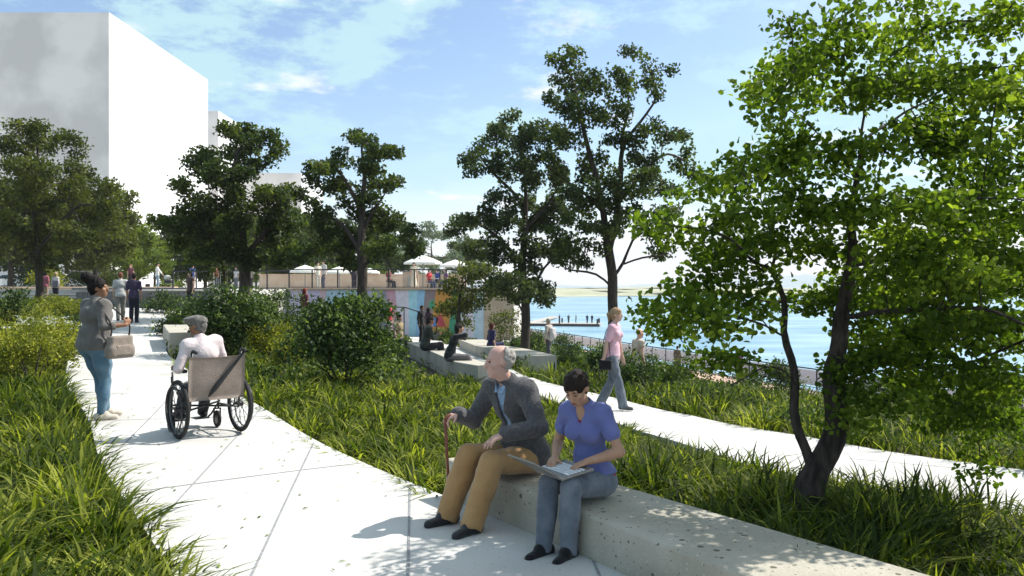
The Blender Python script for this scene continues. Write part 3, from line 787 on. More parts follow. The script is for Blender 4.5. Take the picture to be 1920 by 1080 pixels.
near_cl=[(1430,130,40),(1500,110,42),(1590,60,38),(1650,60,30),(1710,50,40),(1790,40,40),(1860,60,46),(1400,190,22),(1460,200,46),(1550,180,52),(1640,170,52),(1740,150,52),(1850,170,56),(1400,280,34),(1460,300,52),(1550,280,52),(1660,280,60),(1760,270,56),(1860,290,56),(1355,345,36),(1290,365,40),(1420,390,52),(1520,370,62),(1620,400,62),(1720,380,66),(1830,390,66),(1225,415,24),(1265,460,36),(1350,460,44),(1450,450,52),(1540,470,52),(1680,480,66),(1800,490,66),(1890,480,56),(1235,540,28),(1310,535,42),(1400,555,44),(1212,578,20),(1290,600,36),(1365,620,36),(1262,640,14),(1560,560,44),(1660,580,62),(1780,590,66),(1880,590,56),(1650,660,52),(1760,690,56),(1850,690,56),(1600,700,32),(1690,750,42),(1790,770,44),(1870,780,46),(1330,668,16),(1840,905,14),
  (1960,120,60),(1980,250,70),(1970,380,70),(1980,500,70),(1970,620,70),(1960,740,60),(1900,20,50),(1600,0,40),(1720,-10,50),(2060,200,80),(2060,420,80),(2060,600,80),(1480,30,18)]
near_x=px_clumps([(1650,640,60),(1740,620,60),(1830,600,60),(1900,640,60),(1700,720,56),(1790,700,60),(1870,720,60),(1760,800,40),(1850,790,50),(1920,820,50),(1640,560,50),(1730,530,60),(1820,520,60),(1900,540,60),(1680,440,56),(1780,430,60),(1870,420,60),(1800,320,60),(1890,330,56)],6.4,.8,31,.8)
NEAR=build_tree('spreading_tree',b0,stems,px_clumps(near_cl,Y,1.05,8,.85)+near_x,'near twin-stemmed tree with bright green leaves rising behind the front bench',
  leaf='leaf_near',bark='bark2',nleaf=40000,lsize=.043,spread=.10,rbase=.102,r0=.0048,shape='six',seed=18,seg=.10,infl=1.0,kill=.13,natt=15,tipr=.008,flare=1.5,aspect=.80,droop=.015,rexp=1.95,flat=.46,aflat=.6,taper=.88)

# ---- background trees on and beyond the plaza: one of each kind, then copies
def generic(name,h,w,leaf,label,seed,nleaf,ls,trunk=.3,dense=1.0,group='trees beyond the plaza'):
    r=np.random.default_rng(seed); cl=[]
    for i in range(22):
        t=r.uniform(0,1); zz=h*(trunk+(1-trunk)*t*.93); ww=w*.5*math.sin(math.pi*(.18+.74*t))**.8
        a=r.uniform(0,6.28); q=r.uniform(.3,1)*ww
        cl.append((np.array([q*math.cos(a),q*math.sin(a),zz]),w*.13*r.uniform(.7,1.3)))
    return build_tree(name,(0,0,0),[[(0,0,-.2),(0.02,0,h*trunk*.6),(.05,.02,h*trunk),(0,.1,h*.6)]],cl,label,group,leaf=leaf,nleaf=nleaf,lsize=ls,spread=.33*dense,rbase=h*.02,seed=seed,seg=.5,infl=5,kill=.8,natt=12)
protos={}
def place(kind,x,y,z,s,rz,label,group='trees beyond the plaza'):
    if kind not in protos:
        spec=dict(olive=(8,7.5,'leaf_olive',11000,.30),lime=(6,6.5,'leaf_lime',9000,.27),dark=(8,7,'leaf_oak',11000,.30),far=(9,9,'leaf_far',5000,.36))[kind]
        o=generic('park_tree' if kind!='lime' else 'bright_tree',spec[0],spec[1],spec[2],label,40+len(protos),spec[3],spec[4],trunk=.22,group=group); protos[kind]=o
    else:
        o=copy_tree(protos[kind])
    o.location=(x,y,z); o.scale=(s,s,s); o.rotation_euler=(0,0,rz); tag(o,label,'tree',group); return o
def pp(px,Y): return (px-960)/FPX*Y
for kind,px,Y,s,lab in [
 ('olive',180,62,1.15,'rounded olive tree behind the couple on the left path'),('olive',20,58,1.2,'olive tree at far left edge above the parked cars'),('olive',125,84,1.3,'deep olive tree rising behind the parked white cars'),
 ('lime',255,78,1.05,'bright yellow green tree framed below the white tower side'),('lime',330,92,.9,'low yellow green tree right of the bright framed one'),('lime',212,100,1.2,'yellow green tree peeking out behind the rounded olive tree'),
 ('dark',545,66,.95,'dark tree filling the gap right of the twin-trunked tree'),('olive',500,78,1.0,'olive tree behind the terrace between two dark crowns'),('dark',600,82,1.1,'dark tree behind the first white terrace parasol'),
 ('dark',385,84,1.15,'dark tree behind the stroller on the upper plaza'),('olive',640,96,1.0,'olive tree beyond the middle terrace parasol'),('lime',480,104,1.0,'yellow green tree far behind the twin trunks'),
 ('dark',725,84,1.0,'dark tree left of the largest parasol'),('far',810,132,1.15,'hazy grey green tree right above the largest parasol'),('far',770,150,1.1,'hazy grey green tree behind the upright dark crown'),
 ('olive',90,70,1.25,'broad olive tree behind the trunk of the tall left-edge tree'),('dark',40,88,1.4,'dark tree towering behind the parked cars at the far left'),('olive',290,110,1.0,'small olive tree far behind the upper plaza walkers'),('dark',430,92,1.25,'dark tree directly behind the twin trunks'),('olive',560,90,1.05,'olive tree above the left terrace parasol'),
 ('dark',885,96,.85,'dark tree behind the small olive tree before the mural'),('far',868,140,1.0,'hazy tree behind the left side of the double crown'),('olive',690,110,1.0,'far olive tree behind the upright tree trunk')]:
    place(kind,pp(px,Y),Y,1.5 if not (px>850 and Y<100) else 1.4,s,rng.uniform(0,6.28),lab)
# ================================================================== shrubs, hedges, grass
def shrub(name,c,rx,ry,h,leaf,label,nleaf,ls,seed,group=None,shape='diamond',cat='shrub',lumps=9):
    r=np.random.default_rng(seed); c=np.array(c,float)
    root=empty(name,c,0,label,cat,group)
    lc=[];lr=[]
    for i in range(lumps):
        a=r.uniform(0,6.28); q=r.uniform(.15,.72); zz=h*r.uniform(.25,.78)*(1.15-q*.45)
        lc.append((math.cos(a)*q*rx,math.sin(a)*q*ry,zz)); lr.append(r.uniform(.24,.40)*min(rx+ry,2.2*h)*.62)
    lc=np.array(lc); lr=np.array(lr)
    k=r.choice(len(lc),nleaf,p=lr**2/np.sum(lr**2)); d=rand_dirs(nleaf,r)
    d[:,2]=np.where(d[:,2]<-.35,-d[:,2],d[:,2])
    # sprays: leaves sit in tight sprigs on the lumps
    ns=max(8,nleaf//16); sid=r.integers(0,ns,nleaf); sk=r.choice(len(lc),ns,p=lr**2/np.sum(lr**2)); sd=rand_dirs(ns,r); sd[:,2]=np.where(sd[:,2]<-.3,-sd[:,2],sd[:,2])
    sp=lc[sk]+sd*lr[sk][:,None]*r.uniform(.6,1.12,(ns,1))
    C=sp[sid]+r.normal(0,1,(nleaf,3))*ls*1.15
    C[:,2]=np.maximum(C[:,2],.03)
    st=np.clip(np.where(r.uniform(0,1,ns)<.26,.92,.24)+r.normal(0,.13,ns),0,1)
    tone=np.clip(st[sid]*.65+r.beta(2,2.5,nleaf)*.4,0,1)
    obj('foliage',leaf_mesh('foliage',C,ls*r.uniform(.8,1.2,nleaf),M[leaf],tone=tone,shape=shape,r=r,outward=sd[sid]*.6),root)
    b=MB()
    for i in range(7):
        p=lc[i%len(lc)]; b.tube([(p[0]*.1,p[1]*.1,-.05),(p[0]*.45,p[1]*.45,p[2]*.5),p],[.02,.014,.006],5,cap=False)
    b.build('stem',M['bark'],root,smooth=True)
    return root
def shp(px,py,Y): 
    x=pp(px,Y); return (x,Y,z1(x,Y)-.04)
shrub('large_shrub',shp(648,0,13.9),1.22,1.0,1.42,'leaf_shrub','largest dark rounded shrub in the middle planting below the mural',13000,.078,21,lumps=20)
shrub('large_shrub',shp(432,0,18.2),1.15,.9,1.6,'leaf_shrub','dark rounded shrub behind the wheelchair near the twin trunks',9500,.085,22,lumps=16)
shrub('round_shrub',shp(520,0,19.5),.75,.7,1.0,'leaf_yell','yellow green shrub between the two largest dark shrubs',2600,.08,23)
shrub('round_shrub',shp(545,0,16.5),.6,.6,.75,'leaf_yell','low yellow green shrub touching the left side of the largest shrub',2000,.07,24)
shrub('round_shrub',shp(470,0,23.5),.7,.7,1.0,'hedge','mid green shrub at the foot of the twin-trunked tree',1600,.09,25)
shrub('round_shrub',shp(512,0,33),1.5,.8,1.75,'leaf_shrub','green shrub left of the mural wall end',1700,.1,26)
shrub('round_shrub',shp(330,0,24.5),.9,.7,.8,'hedge','low green shrub behind the pale seat block',2000,.08,27)
shrub('round_shrub',shp(548,0,30),.6,.5,.85,'leaf_blue','grey green shrub beside the lavender mural stripe',900,.1,28)
shrub('round_shrub',shp(1120,0,20.5),.75,.6,1.0,'leaf_shrub','dark shrub behind the left shoulder of the woman in pink',2300,.075,29)
shrub('round_shrub',shp(1196,0,18),.65,.6,.85,'leaf_shrub','dark shrub in front of the bald man at the slope',2200,.07,30)
shrub('round_shrub',shp(1245,0,19),.6,.6,.6,'hedge','low green shrub right of the bald man',1500,.07,31)
shrub('round_shrub',shp(1180,0,23),.9,.7,.9,'leaf_shrub','shrub on the slope above the waterfront fence left end',2000,.08,32)
shrub('round_shrub',shp(1470,0,21),.75,.7,1.0,'leaf_blue','grey green shrub behind the near tree stems',2300,.075,33)
shrub('round_shrub',shp(1290,0,27),.8,.7,.8,'hedge','green shrub below the waterfront fence in the open slope',1500,.09,34)
shrub('round_shrub',shp(1400,0,29),.9,.8,.8,'leaf_shrub','dark shrub just below the brick promenade edge',1500,.09,35)
shrub('round_shrub',shp(1070,0,31),.9,.7,1.0,'leaf_shrub','dark shrub right of the person with the backpack',1700,.09,36)
shrub('round_shrub',shp(1005,0,37),1.0,.8,1.2,'leaf_shrub','dark shrub behind the double-crowned tree trunk',1700,.1,37)
shrub('round_shrub',shp(952,0,42.5),1.5,.9,2.5,'leaf_olive','olive shrub beside the plain tan end wall',1700,.11,38)
shrub('round_shrub',shp(1045,0,52),1.4,1.0,1.6,'hedge','green shrub near the start of the dock',1500,.12,39)
shrub('round_shrub',shp(830,0,43),.9,.5,.7,'leaf_shrub','low dark shrub at the foot of the painted wall behind the man in black',1200,.09,40)
shrub('round_shrub',shp(1700,0,15),.8,.7,.9,'leaf_shrub','dark shrub half hidden behind the low right foliage',1800,.07,41)
shrub('round_shrub',shp(1850,0,17),.9,.8,.9,'hedge','green shrub at the far right above the third path',1600,.08,42)
shrub('round_shrub',shp(1600,0,24),1.0,.8,1.0,'leaf_shrub','shrub between the near tree stems and the promenade',1600,.09,43)
# left planting
shrub('flowering_shrub',shp(92,0,14.4),.85,.7,.95,'leaf_yell','tall yellow green plant mass at the left edge above the grasses',3200,.06,51)
shrub('flowering_shrub',shp(60,0,12.6),.7,.7,.85,'leaf_yell','yellow flowering clump nearest the left picture edge',2800,.055,52)
shrub('flowering_shrub',shp(112,0,18.5),.9,.7,.75,'leaf_blue','grey green clump under white flower heads at left',2600,.06,53)
shrub('round_shrub',shp(60,0,21),.9,.8,.9,'leaf_yell','yellow tinged shrub behind the white flowers',2200,.08,54)
shrub('round_shrub',shp(135,0,24),.9,.8,.7,'hedge','low green shrub beside the left path before the woman with a bun',2000,.08,55)
shrub('round_shrub',shp(30,0,27),1.1,.9,1.0,'leaf_shrub','dark green shrub at the left edge below the olive tree',1800,.1,56)
shrub('round_shrub',shp(120,0,29),1.0,.8,.75,'leaf_yell','yellow green shrub in front of the pair under the olive tree',1800,.09,57)
for i,(px,Y,s,lf,lab) in enumerate([(60,60,1.2,'hedge','green hedge shrub in front of the parked cars at far left'),(130,62,1.1,'hedge','green hedge shrub in front of the second parked car'),(190,63,1.1,'leaf_olive','olive hedge shrub in front of the third parked car'),(225,64,1.0,'hedge','hedge shrub left of the walkers on the upper plaza'),(95,56,1.0,'leaf_yell','yellow green hedge shrub between the pair and the cars')]):
    shrub('round_shrub',(pp(px,Y),Y,1.46),1.7,1.1,1.1*s,lf,lab,1400,.16,60+i)
for i,(px,Y,lab) in enumerate([(330,74,'low clipped green hedge behind the stroller'),(600,64,'green planting above the reddish planter wall at left'),(690,64,'green planting above the reddish planter wall at right')]):
    shrub('round_shrub',(pp(px,Y),Y,1.5 if i==0 else 2.5),2.6,.9,.8,'hedge' if i else 'leaf_lime',lab,1500,.15,70+i)

# flower heads: white umbels and yellow plumes
def heads(name,label,spots,mat,seed,per,ls,flat):
    r=np.random.default_rng(seed); C=[]
    for (x,y,h,n,rad) in spots:
        for k in range(n):
            a=r.uniform(0,6.28); q=rad*math.sqrt(r.uniform()); cx=x+q*math.cos(a); cy=y+q*math.sin(a); cz=z1(cx,cy)+h*r.uniform(.8,1.12)
            if flat: d=r.normal(0,1,(per,3))*[.05,.05,.012]
            else: d=r.normal(0,1,(per,3))*[.028,.028,.075]
            C.append(np.array([cx,cy,cz])+d)
    C=np.concatenate(C)
    o=obj(name,leaf_mesh(name,C,ls,M[mat],r=r,aspect=.8)); tag(o,label,'flowers',kind='stuff'); return o
heads('white_flowers','white flat flower heads floating over the left planting',[(pp(112,18.5),18.5,.8,34,.9),(pp(80,16.5),16.5,.85,22,.7)],'flower_w',81,12,.035,True)
heads('yellow_flowers','yellow plume flowers along the left picture edge',[(pp(60,12.6),12.6,.80,34,.75),(pp(92,14.4),14.4,.88,26,.8),(pp(50,21),21,.9,16,.9)],'flower_y',82,18,.024,False)

# ---- strap leaved grasses
def bench_mask(x,y):
    m=np.zeros(len(x),bool)
    d=np.c_[x,y]-BF; s=d@BD; t=d@BN
    m|=(s>-.05)&(t>-1.2)&(t<BDEP+.05)
    return m
def blocked(x,y,grow=0.0):
    m=np.zeros(len(x),bool)
    for P in PP: m|=inpoly(x,y,P)
    m|=bench_mask(x,y)
    m|=inpoly(x,y,PLAZA)
    m|=(x>fence_x(np.clip(y,-10,90))-5.2)
    for poly in [[(-1.35,19.0),(-3.6,27.4),(-4.4,27.2),(-2.1,18.7)],[(.75,20.6),(-2.2,33.6),(-1.1,33.9),(1.75,20.9)],[(-8.1,18.9),(-9.9,22.7),(-9.2,23.0),(-7.4,19.2)]]:
        m|=inpoly(x,y,poly)
    return m
def grass_patch(name,label,region,n,seed,hmin,hmax,wid,lean=.55,tuft=10,tone_mu=.42,zones=None,mat='grass',patch=.9,gap=.0):
    """tufts of arching strap leaves over a polygon region"""
    r=np.random.default_rng(seed); reg=np.array(region)
    x0,y0=reg.min(0); x1,y1=reg.max(0)
    nt=n//tuft; X=[];Yv=[]
    got=0
    while got<nt:
        x=r.uniform(x0,x1,nt*3); y=r.uniform(y0,y1,nt*3)
        ok=inpoly(x,y,reg)
        # keep more tufts near the camera
        ok&=r.uniform(0,1,len(x))<np.clip((y0+1.5)/np.maximum(y,.5),.02,1)**1.15
        ok&=(np.abs(x)<.74*y+1.6)
        x=x[ok];y=y[ok]
        ok=~blocked(x,y); x=x[ok];y=y[ok]
        if len(x)==0: break
        X.append(x);Yv.append(y);got+=len(x)
    tx=np.concatenate(X)[:nt];ty=np.concatenate(Yv)[:nt]; nt=len(tx)
    # slow variation of height and colour over the bed
    ph=r.uniform(0,6.28,8)
    f1=np.sin(tx*2.3/patch+ph[0])*np.sin(ty*1.9/patch+ph[1])+.6*np.sin(tx*5.1+ph[2])*np.sin(ty*4.3+ph[3])
    f2=np.sin(tx*1.3/patch+ph[4])*np.sin(ty*1.1/patch+ph[5])+.5*np.sin(tx*4.1+ph[6])*np.sin(ty*3.7+ph[7])
    th=(hmin+(hmax-hmin)*np.clip(.5+.36*f1+r.normal(0,.24,nt),0,1.25))
    tt=np.clip(tone_mu+.17*f2+r.normal(0,.20,nt),0,1)
    id_=np.repeat(np.arange(nt),tuft); N=len(id_)
    a=r.uniform(0,6.28,N); d=np.c_[np.cos(a),np.sin(a),np.zeros(N)]
    spread=r.uniform(0,1,N)**.7
    L=th[id_]*r.uniform(.65,1.25,N)
    ln=lean*(.25+spread)*r.uniform(.6,1.3,N)
    sc=1+np.maximum(0,ty[id_]-7)*.10
    W=wid*r.uniform(.6,1.25,N)*sc
    base=np.c_[tx[id_],ty[id_],np.zeros(N)]+d*(.03+.07*spread)[:,None]*(1+.05*ty[id_])[:,None]
    base[:,2]=zf(base[:,0],base[:,1])-.08
    side=np.c_[-np.sin(a),np.cos(a),np.zeros(N)]
    tw=r.normal(0,.5,N); side=side*np.cos(tw)[:,None]+np.array([0,0,1.])*np.sin(tw)[:,None]*.5
    pts=[]
    for t,wf in ((0,.75),(.38,1.0),(.74,.72),(1.0,.06)):
        p=base+d*(L*ln*(t**1.9)*1.05)[:,None]+np.c_[np.zeros(N),np.zeros(N),L*(t-.42*np.clip(ln,0,1.3)*t**2.6)]
        pts+= [p-side*(W*wf*.5)[:,None], p+side*(W*wf*.5)[:,None]]
    V=np.stack(pts,1).reshape(-1,3)
    b=np.arange(N)[:,None]*8
    F=np.concatenate([b+np.array([[0,1,3,2]]),b+np.array([[2,3,5,4]]),b+np.array([[4,5,7,6]])])
    me=np_mesh(name,V,F,[M[mat]],smooth=True)
    tone=np.clip(tt[id_]+r.normal(0,.15,N)+(r.uniform(0,1,N)<.05)*.35,0,1)
    set_tone(me,np.repeat(tone,8))
    o=obj(name,me); tag(o,label,'grass',kind='stuff'); return o
LEFT=[(-1.1,1.0),(-6,1.0),(-26,22),(-30,40),(-19.5,37),(-17.2,34.4),(-12.9,23.8),(-10.8,19.4),(-7.0,12.4),(-3.92,7.3),(-2.4,4.75),(-1.9,3.5)]
LN=[(-1.0,1.0),(-6,1.0),(-9,7),(-9,12),(-7.0,12.4),(-3.92,7.3),(-2.36,4.75),(-1.8,3.5)]
MID=[(-.5,6.0),(-1.9,8.1),(-5.2,13.5),(-8.3,19.2),(-13,30),(-13.5,36),(-12.5,45),(-6.5,45),(-3.2,27.5),(-1.0,19.3),(.8,14),(1.65,11.4),(2.5,8.3),(5.7,4.6),(7.4,2.5),(5,1),(2.6,2.6),(1,5)]
MIDN=[(-.5,6.0),(-1.9,8.1),(-4.4,12),(-3,15),(.2,15),(.8,14),(1.65,11.4),(2.5,8.3),(5.7,4.6),(6.2,2.8),(5,1),(2.3,2.6)]
BEHIND=[(-.1,6.4),(1.6,8.6),(2.3,8.1),(5.5,4.5),(7.1,2.5),(5,1),(2.9,1.6),(1.2,4.2)]
RIGHT=[(9.8,4.6),(5.6,9.2),(4.1,11.4),(2.1,15.5),(.52,19.6),(-.4,24.6),(-4.2,45),(2,45),(14,30),(26,14)]
grass_patch('long_grass','long arching strap grass filling the bottom left planting',LN,21000,91,.20,.46,.029,.82,tuft=15,tone_mu=.45)
grass_patch('long_grass','grass and sedge across the left planting up to the stone wall',LEFT,22000,92,.22,.42,.018,.7,tuft=9,tone_mu=.5)
EDGE=[(-1.0,1.2),(-1.8,3.5),(-2.36,4.75),(-3.92,7.3),(-7.0,12.4),(-6.85,12.5),(-3.72,7.3),(-2.0,4.7),(-1.3,3.5),(-.5,2)]
grass_patch('long_grass','shorter grass hanging over the left path edge',EDGE,9000,97,.12,.30,.022,.9,tuft=13,tone_mu=.48)
grass_patch('long_grass','bright tufted grass in the middle bed beside the left path',MIDN,31000,93,.12,.36,.021,.85,tuft=15,tone_mu=.52)
grass_patch('long_grass','grass rising through the middle bed up to the mural wall',MID,24000,94,.14,.36,.022,.85,tuft=10,tone_mu=.48)
grass_patch('long_grass','tall dark strap grass behind the front concrete bench',BEHIND,20000,95,.20,.48,.024,.80,tuft=15,tone_mu=.41)
grass_patch('long_grass','grass bed on the slope between second path and promenade',RIGHT,34000,96,.24,.52,.020,.75,tuft=9,tone_mu=.44)

# ---- leafy ground cover mixed through the beds
def cover(name,label,region,n,seed,h,ls,mat,tone_mu=.45,exp=1.0):
    r=np.random.default_rng(seed); reg=np.array(region); x0,y0=reg.min(0);x1,y1=reg.max(0); X=[];Yv=[];got=0
    while got<n:
        x=r.uniform(x0,x1,n*2);y=r.uniform(y0,y1,n*2)
        ok=inpoly(x,y,reg)&(r.uniform(0,1,len(x))<np.clip((y0+2)/np.maximum(y,.5),.03,1)**exp)&(np.abs(x)<.74*y+1.6)
        x=x[ok];y=y[ok]; ok=~blocked(x,y); x=x[ok];y=y[ok]
        hh=np.sin(x*1.7+1)*np.sin(y*1.2+.4)+.6*np.sin(x*3.9+2)*np.sin(y*3.1)
        ok=r.uniform(0,1,len(x))<np.clip(.55+.5*hh,.05,1); X.append(x[ok]);Yv.append(y[ok]);got+=ok.sum()
    x=np.concatenate(X)[:n];y=np.concatenate(Yv)[:n]
    hh=np.sin(x*1.7+1)*np.sin(y*1.2+.4)+.6*np.sin(x*3.9+2)*np.sin(y*3.1)
    top=h*np.clip(.55+.4*hh,.15,1.2)
    z=zf(x,y)-.05+top*r.uniform(.25,1,n)**.6
    sz=ls*(1+np.maximum(0,y-9)*.045)
    lump=np.clip(tone_mu+.18*np.sin(x*2.9+y*2.1)*np.sin(y*2.6-x)+r.normal(0,.16,n),0,1)
    o=obj(name,leaf_mesh(name,np.c_[x,y,z],sz,M[mat],tone=lump,r=r)); tag(o,label,'ground cover',kind='stuff'); return o
cover('ground_cover','leafy low ground cover between the middle shrubs',[(-4.2,11.8),(-8.3,19.2),(-13,30),(-13,44),(-6.8,44),(-3.6,28),(-2,19),(-2,14)],15000,101,.42,.07,'hedge',.5)
cover('ground_cover','leafy low ground cover on the slope towards the water',RIGHT,24000,102,.5,.06,'hedge',.42)
cover('ground_cover','mixed leafy plants through the far left planting',[(-7,12.6),(-10.6,19.4),(-12.8,23.8),(-17.4,34.4),(-24,40),(-30,38),(-22,20),(-11,11)],14000,103,.5,.07,'leaf_yell',.42)
cover('ground_cover','low green cover on the bank below the painted wall',[(-12.6,36),(-12.7,45.2),(-6.6,45.2),(-3.6,30),(-7,26)],7000,104,.4,.10,'hedge',.5)
cover('ground_cover','green bank between second and third path and the tan wall',[(-2.2,34),(.5,28),(2.3,22),(1.6,33),(-2.2,44),(-4,45)],7000,105,.45,.09,'hedge',.5)
cover('ground_cover','green plants on the bank running down beside the plaza end',[(.2,46.5),(-1.6,45.6),(1,36),(6,28),(9,40),(2,70),(.5,80)],9000,106,.7,.16,'leaf_shrub',.5)

# a few dropped leaves and grass clippings lie on the paving
r_=np.random.default_rng(140); q=[]
while len(q)<110:
    x=r_.uniform(-6,3); y=r_.uniform(3.2,13)
    if inpoly(np.array([x]),np.array([y]),PP[0])[0] and not bench_mask(np.array([x]),np.array([y]))[0]:
        # more of them near the planted edges
        dl=min(np.min(np.hypot(*(np.array(P1_L)-[x,y]).T)),np.min(np.hypot(*(np.array(P1_R)-[x,y]).T)))
        if r_.uniform()<math.exp(-dl*1.3)+.10: q.append((x,y,z1(x,y)+.056))
C=np.array(q); n=len(C); a=r_.uniform(0,6.28,n); d=np.c_[np.cos(a),np.sin(a),r_.normal(0,.08,n)]; s=np.c_[-np.sin(a),np.cos(a),r_.normal(0,.15,n)]
L_=r_.uniform(.010,.034,n)[:,None]; W_=r_.uniform(.004,.014,n)[:,None]
V=np.stack([C-d*L_,C+s*W_+[0,0,.004],C+d*L_,C-s*W_+[0,0,.004]],1).reshape(-1,3)
me=np_mesh('fallen_leaves',V,np.arange(n*4).reshape(n,4),[M['leaf_lime']]); set_tone(me,np.repeat(r_.uniform(0,.8,n),4))
tag(obj('fallen_leaves',me),'scattered dry leaf and grass bits on the pale left path',kind='stuff')

shrub('round_shrub',shp(478,0,31),1.3,.8,1.5,'hedge','mid green shrub hiding the plaza edge beside the twin trunks',2200,.10,58)
shrub('round_shrub',shp(300,0,33),1.0,.7,.8,'leaf_shrub','low dark shrub in front of the dark stone wall right end',1500,.10,59)
# ================================================================== figures: smooth-blended volumes turned into one continuous surface
def V3(*a): return np.array(a,float)
def unit(v): 
    v=np.asarray(v,float); return v/(np.linalg.norm(v)+1e-9)
class Sdf:
    """ops: ('cone',a,b,ra,rb,k) ('ell',c,rot,radii,k) ; op '+', '-' ; cuts = half spaces (point,normal) that remove the side the normal points to"""
    def __init__(s): s.p=[]; s.cuts=[]; s.fold=0; s.freq=45; s.fseed=1
    def cone(s,a,b,ra,rb=None,k=.02,op='+'): s.p.append((op,'c',np.array(a,float),np.array(b,float),ra,ra if rb is None else rb,k)); return s
    def ell(s,c,r,rot=None,k=.02,op='+'): s.p.append((op,'e',np.array(c,float),np.eye(3) if rot is None else np.asarray(rot),np.array(r,float),None,k)); return s
    def box(s,c,h,rot=None,rd=.01,k=.01,op='+'): s.p.append((op,'b',np.array(c,float),np.eye(3) if rot is None else np.asarray(rot),np.array(h,float),rd,k)); return s
    def cut(s,p,n): s.cuts.append((np.array(p,float),unit(n))); return s
    def bounds(s):
        lo=[];hi=[]
        for q in s.p:
            if q[0]=='-': continue
            if q[1]=='c':
                r=max(q[4],q[5]); lo.append(np.minimum(q[2],q[3])-r); hi.append(np.maximum(q[2],q[3])+r)
            else:
                e=np.abs(q[3])@q[4] ; lo.append(q[2]-e); hi.append(q[2]+e)
        return np.min(lo,0),np.max(hi,0)
    def mesh(s,name,vox,mat,smooth=1):
        lo,hi=s.bounds(); lo=lo-3*vox; hi=hi+3*vox
        n=np.ceil((hi-lo)/vox).astype(int)+1
        ax=[lo[i]+np.arange(n[i])*vox for i in range(3)]
        D=np.full(n,.2,np.float32)
        for q in s.p:
            k=q[6]
            if q[1]=='c':
                r=max(q[4],q[5]); l=np.minimum(q[2],q[3])-r; h=np.maximum(q[2],q[3])+r
            else:
                e=np.abs(q[3])@q[4]; l=q[2]-e; h=q[2]+e
            mrg=max(.05,2*vox)+k
            i0=np.clip(np.floor((l-mrg-lo)/vox).astype(int),0,n-1); i1=np.clip(np.ceil((h+mrg-lo)/vox).astype(int)+1,1,n)
            if (i1<=i0).any(): continue
            X=ax[0][i0[0]:i1[0]][:,None,None];Yy=ax[1][i0[1]:i1[1]][None,:,None];Z=ax[2][i0[2]:i1[2]][None,None,:]
            if q[1]=='c':
                a,b=q[2],q[3]; ba=b-a; L2=ba@ba+1e-12
                px,py,pz=X-a[0],Yy-a[1],Z-a[2]
                t=np.clip((px*ba[0]+py*ba[1]+pz*ba[2])/L2,0,1)
                d=np.sqrt((px-ba[0]*t)**2+(py-ba[1]*t)**2+(pz-ba[2]*t)**2)-(q[4]+(q[5]-q[4])*t)
            else:
                px,py,pz=X-q[2][0],Yy-q[2][1],Z-q[2][2]; Rm=q[3]
                u=[px*Rm[0,i]+py*Rm[1,i]+pz*Rm[2,i] for i in range(3)]; rr=q[4]
                if q[1]=='e':
                    k0=np.sqrt(sum((u[i]/rr[i])**2 for i in range(3)))+1e-6; k1=np.sqrt(sum((u[i]/rr[i]**2)**2 for i in range(3)))+1e-6
                    d=k0*(k0-1)/k1
                else:
                    rd=q[5]; w=[np.abs(u[i])-(rr[i]-rd) for i in range(3)]
                    d=np.sqrt(sum(np.maximum(x,0)**2 for x in w))+np.minimum(np.maximum(np.maximum(w[0],w[1]),w[2]),0)-rd
            d=d.astype(np.float32)
            S=D[i0[0]:i1[0],i0[1]:i1[1],i0[2]:i1[2]]
            if q[0]=='+':
                hh=np.clip(.5+.5*(S-d)/k,0,1); S[...]=S*(1-hh)+d*hh-k*hh*(1-hh)
            else:
                hh=np.clip(.5-.5*(S+d)/k,0,1); S[...]=S*(1-hh)+(-d)*hh+k*hh*(1-hh)
        for p,nn in s.cuts:
            d=(ax[0][:,None,None]-p[0])*nn[0]+(ax[1][None,:,None]-p[1])*nn[1]+(ax[2][None,None,:]-p[2])*nn[2]
            D=np.maximum(D,d.astype(np.float32))
        if s.fold:   # soft creases of the cloth, locks of the hair
            r=np.random.default_rng(s.fseed); acc=0
            X=ax[0][:,None,None];Yy=ax[1][None,:,None];Z=ax[2][None,None,:]
            for i in range(6):
                v=unit(r.normal(size=3)*[1,1,.8])*s.freq*r.uniform(.5,1.5); w=unit(r.normal(size=3))*s.freq*.4; ph=r.uniform(0,6.28,2)
                acc=acc+np.sin(X*v[0]+Yy*v[1]+Z*v[2]+ph[0]+1.6*np.sin(X*w[0]+Yy*w[1]+Z*w[2]+ph[1]))
            acc=acc/2.4; D=D+(s.fold*(np.abs(acc)-.6)).astype(np.float32)
        return nets(name,D,lo,vox,mat)
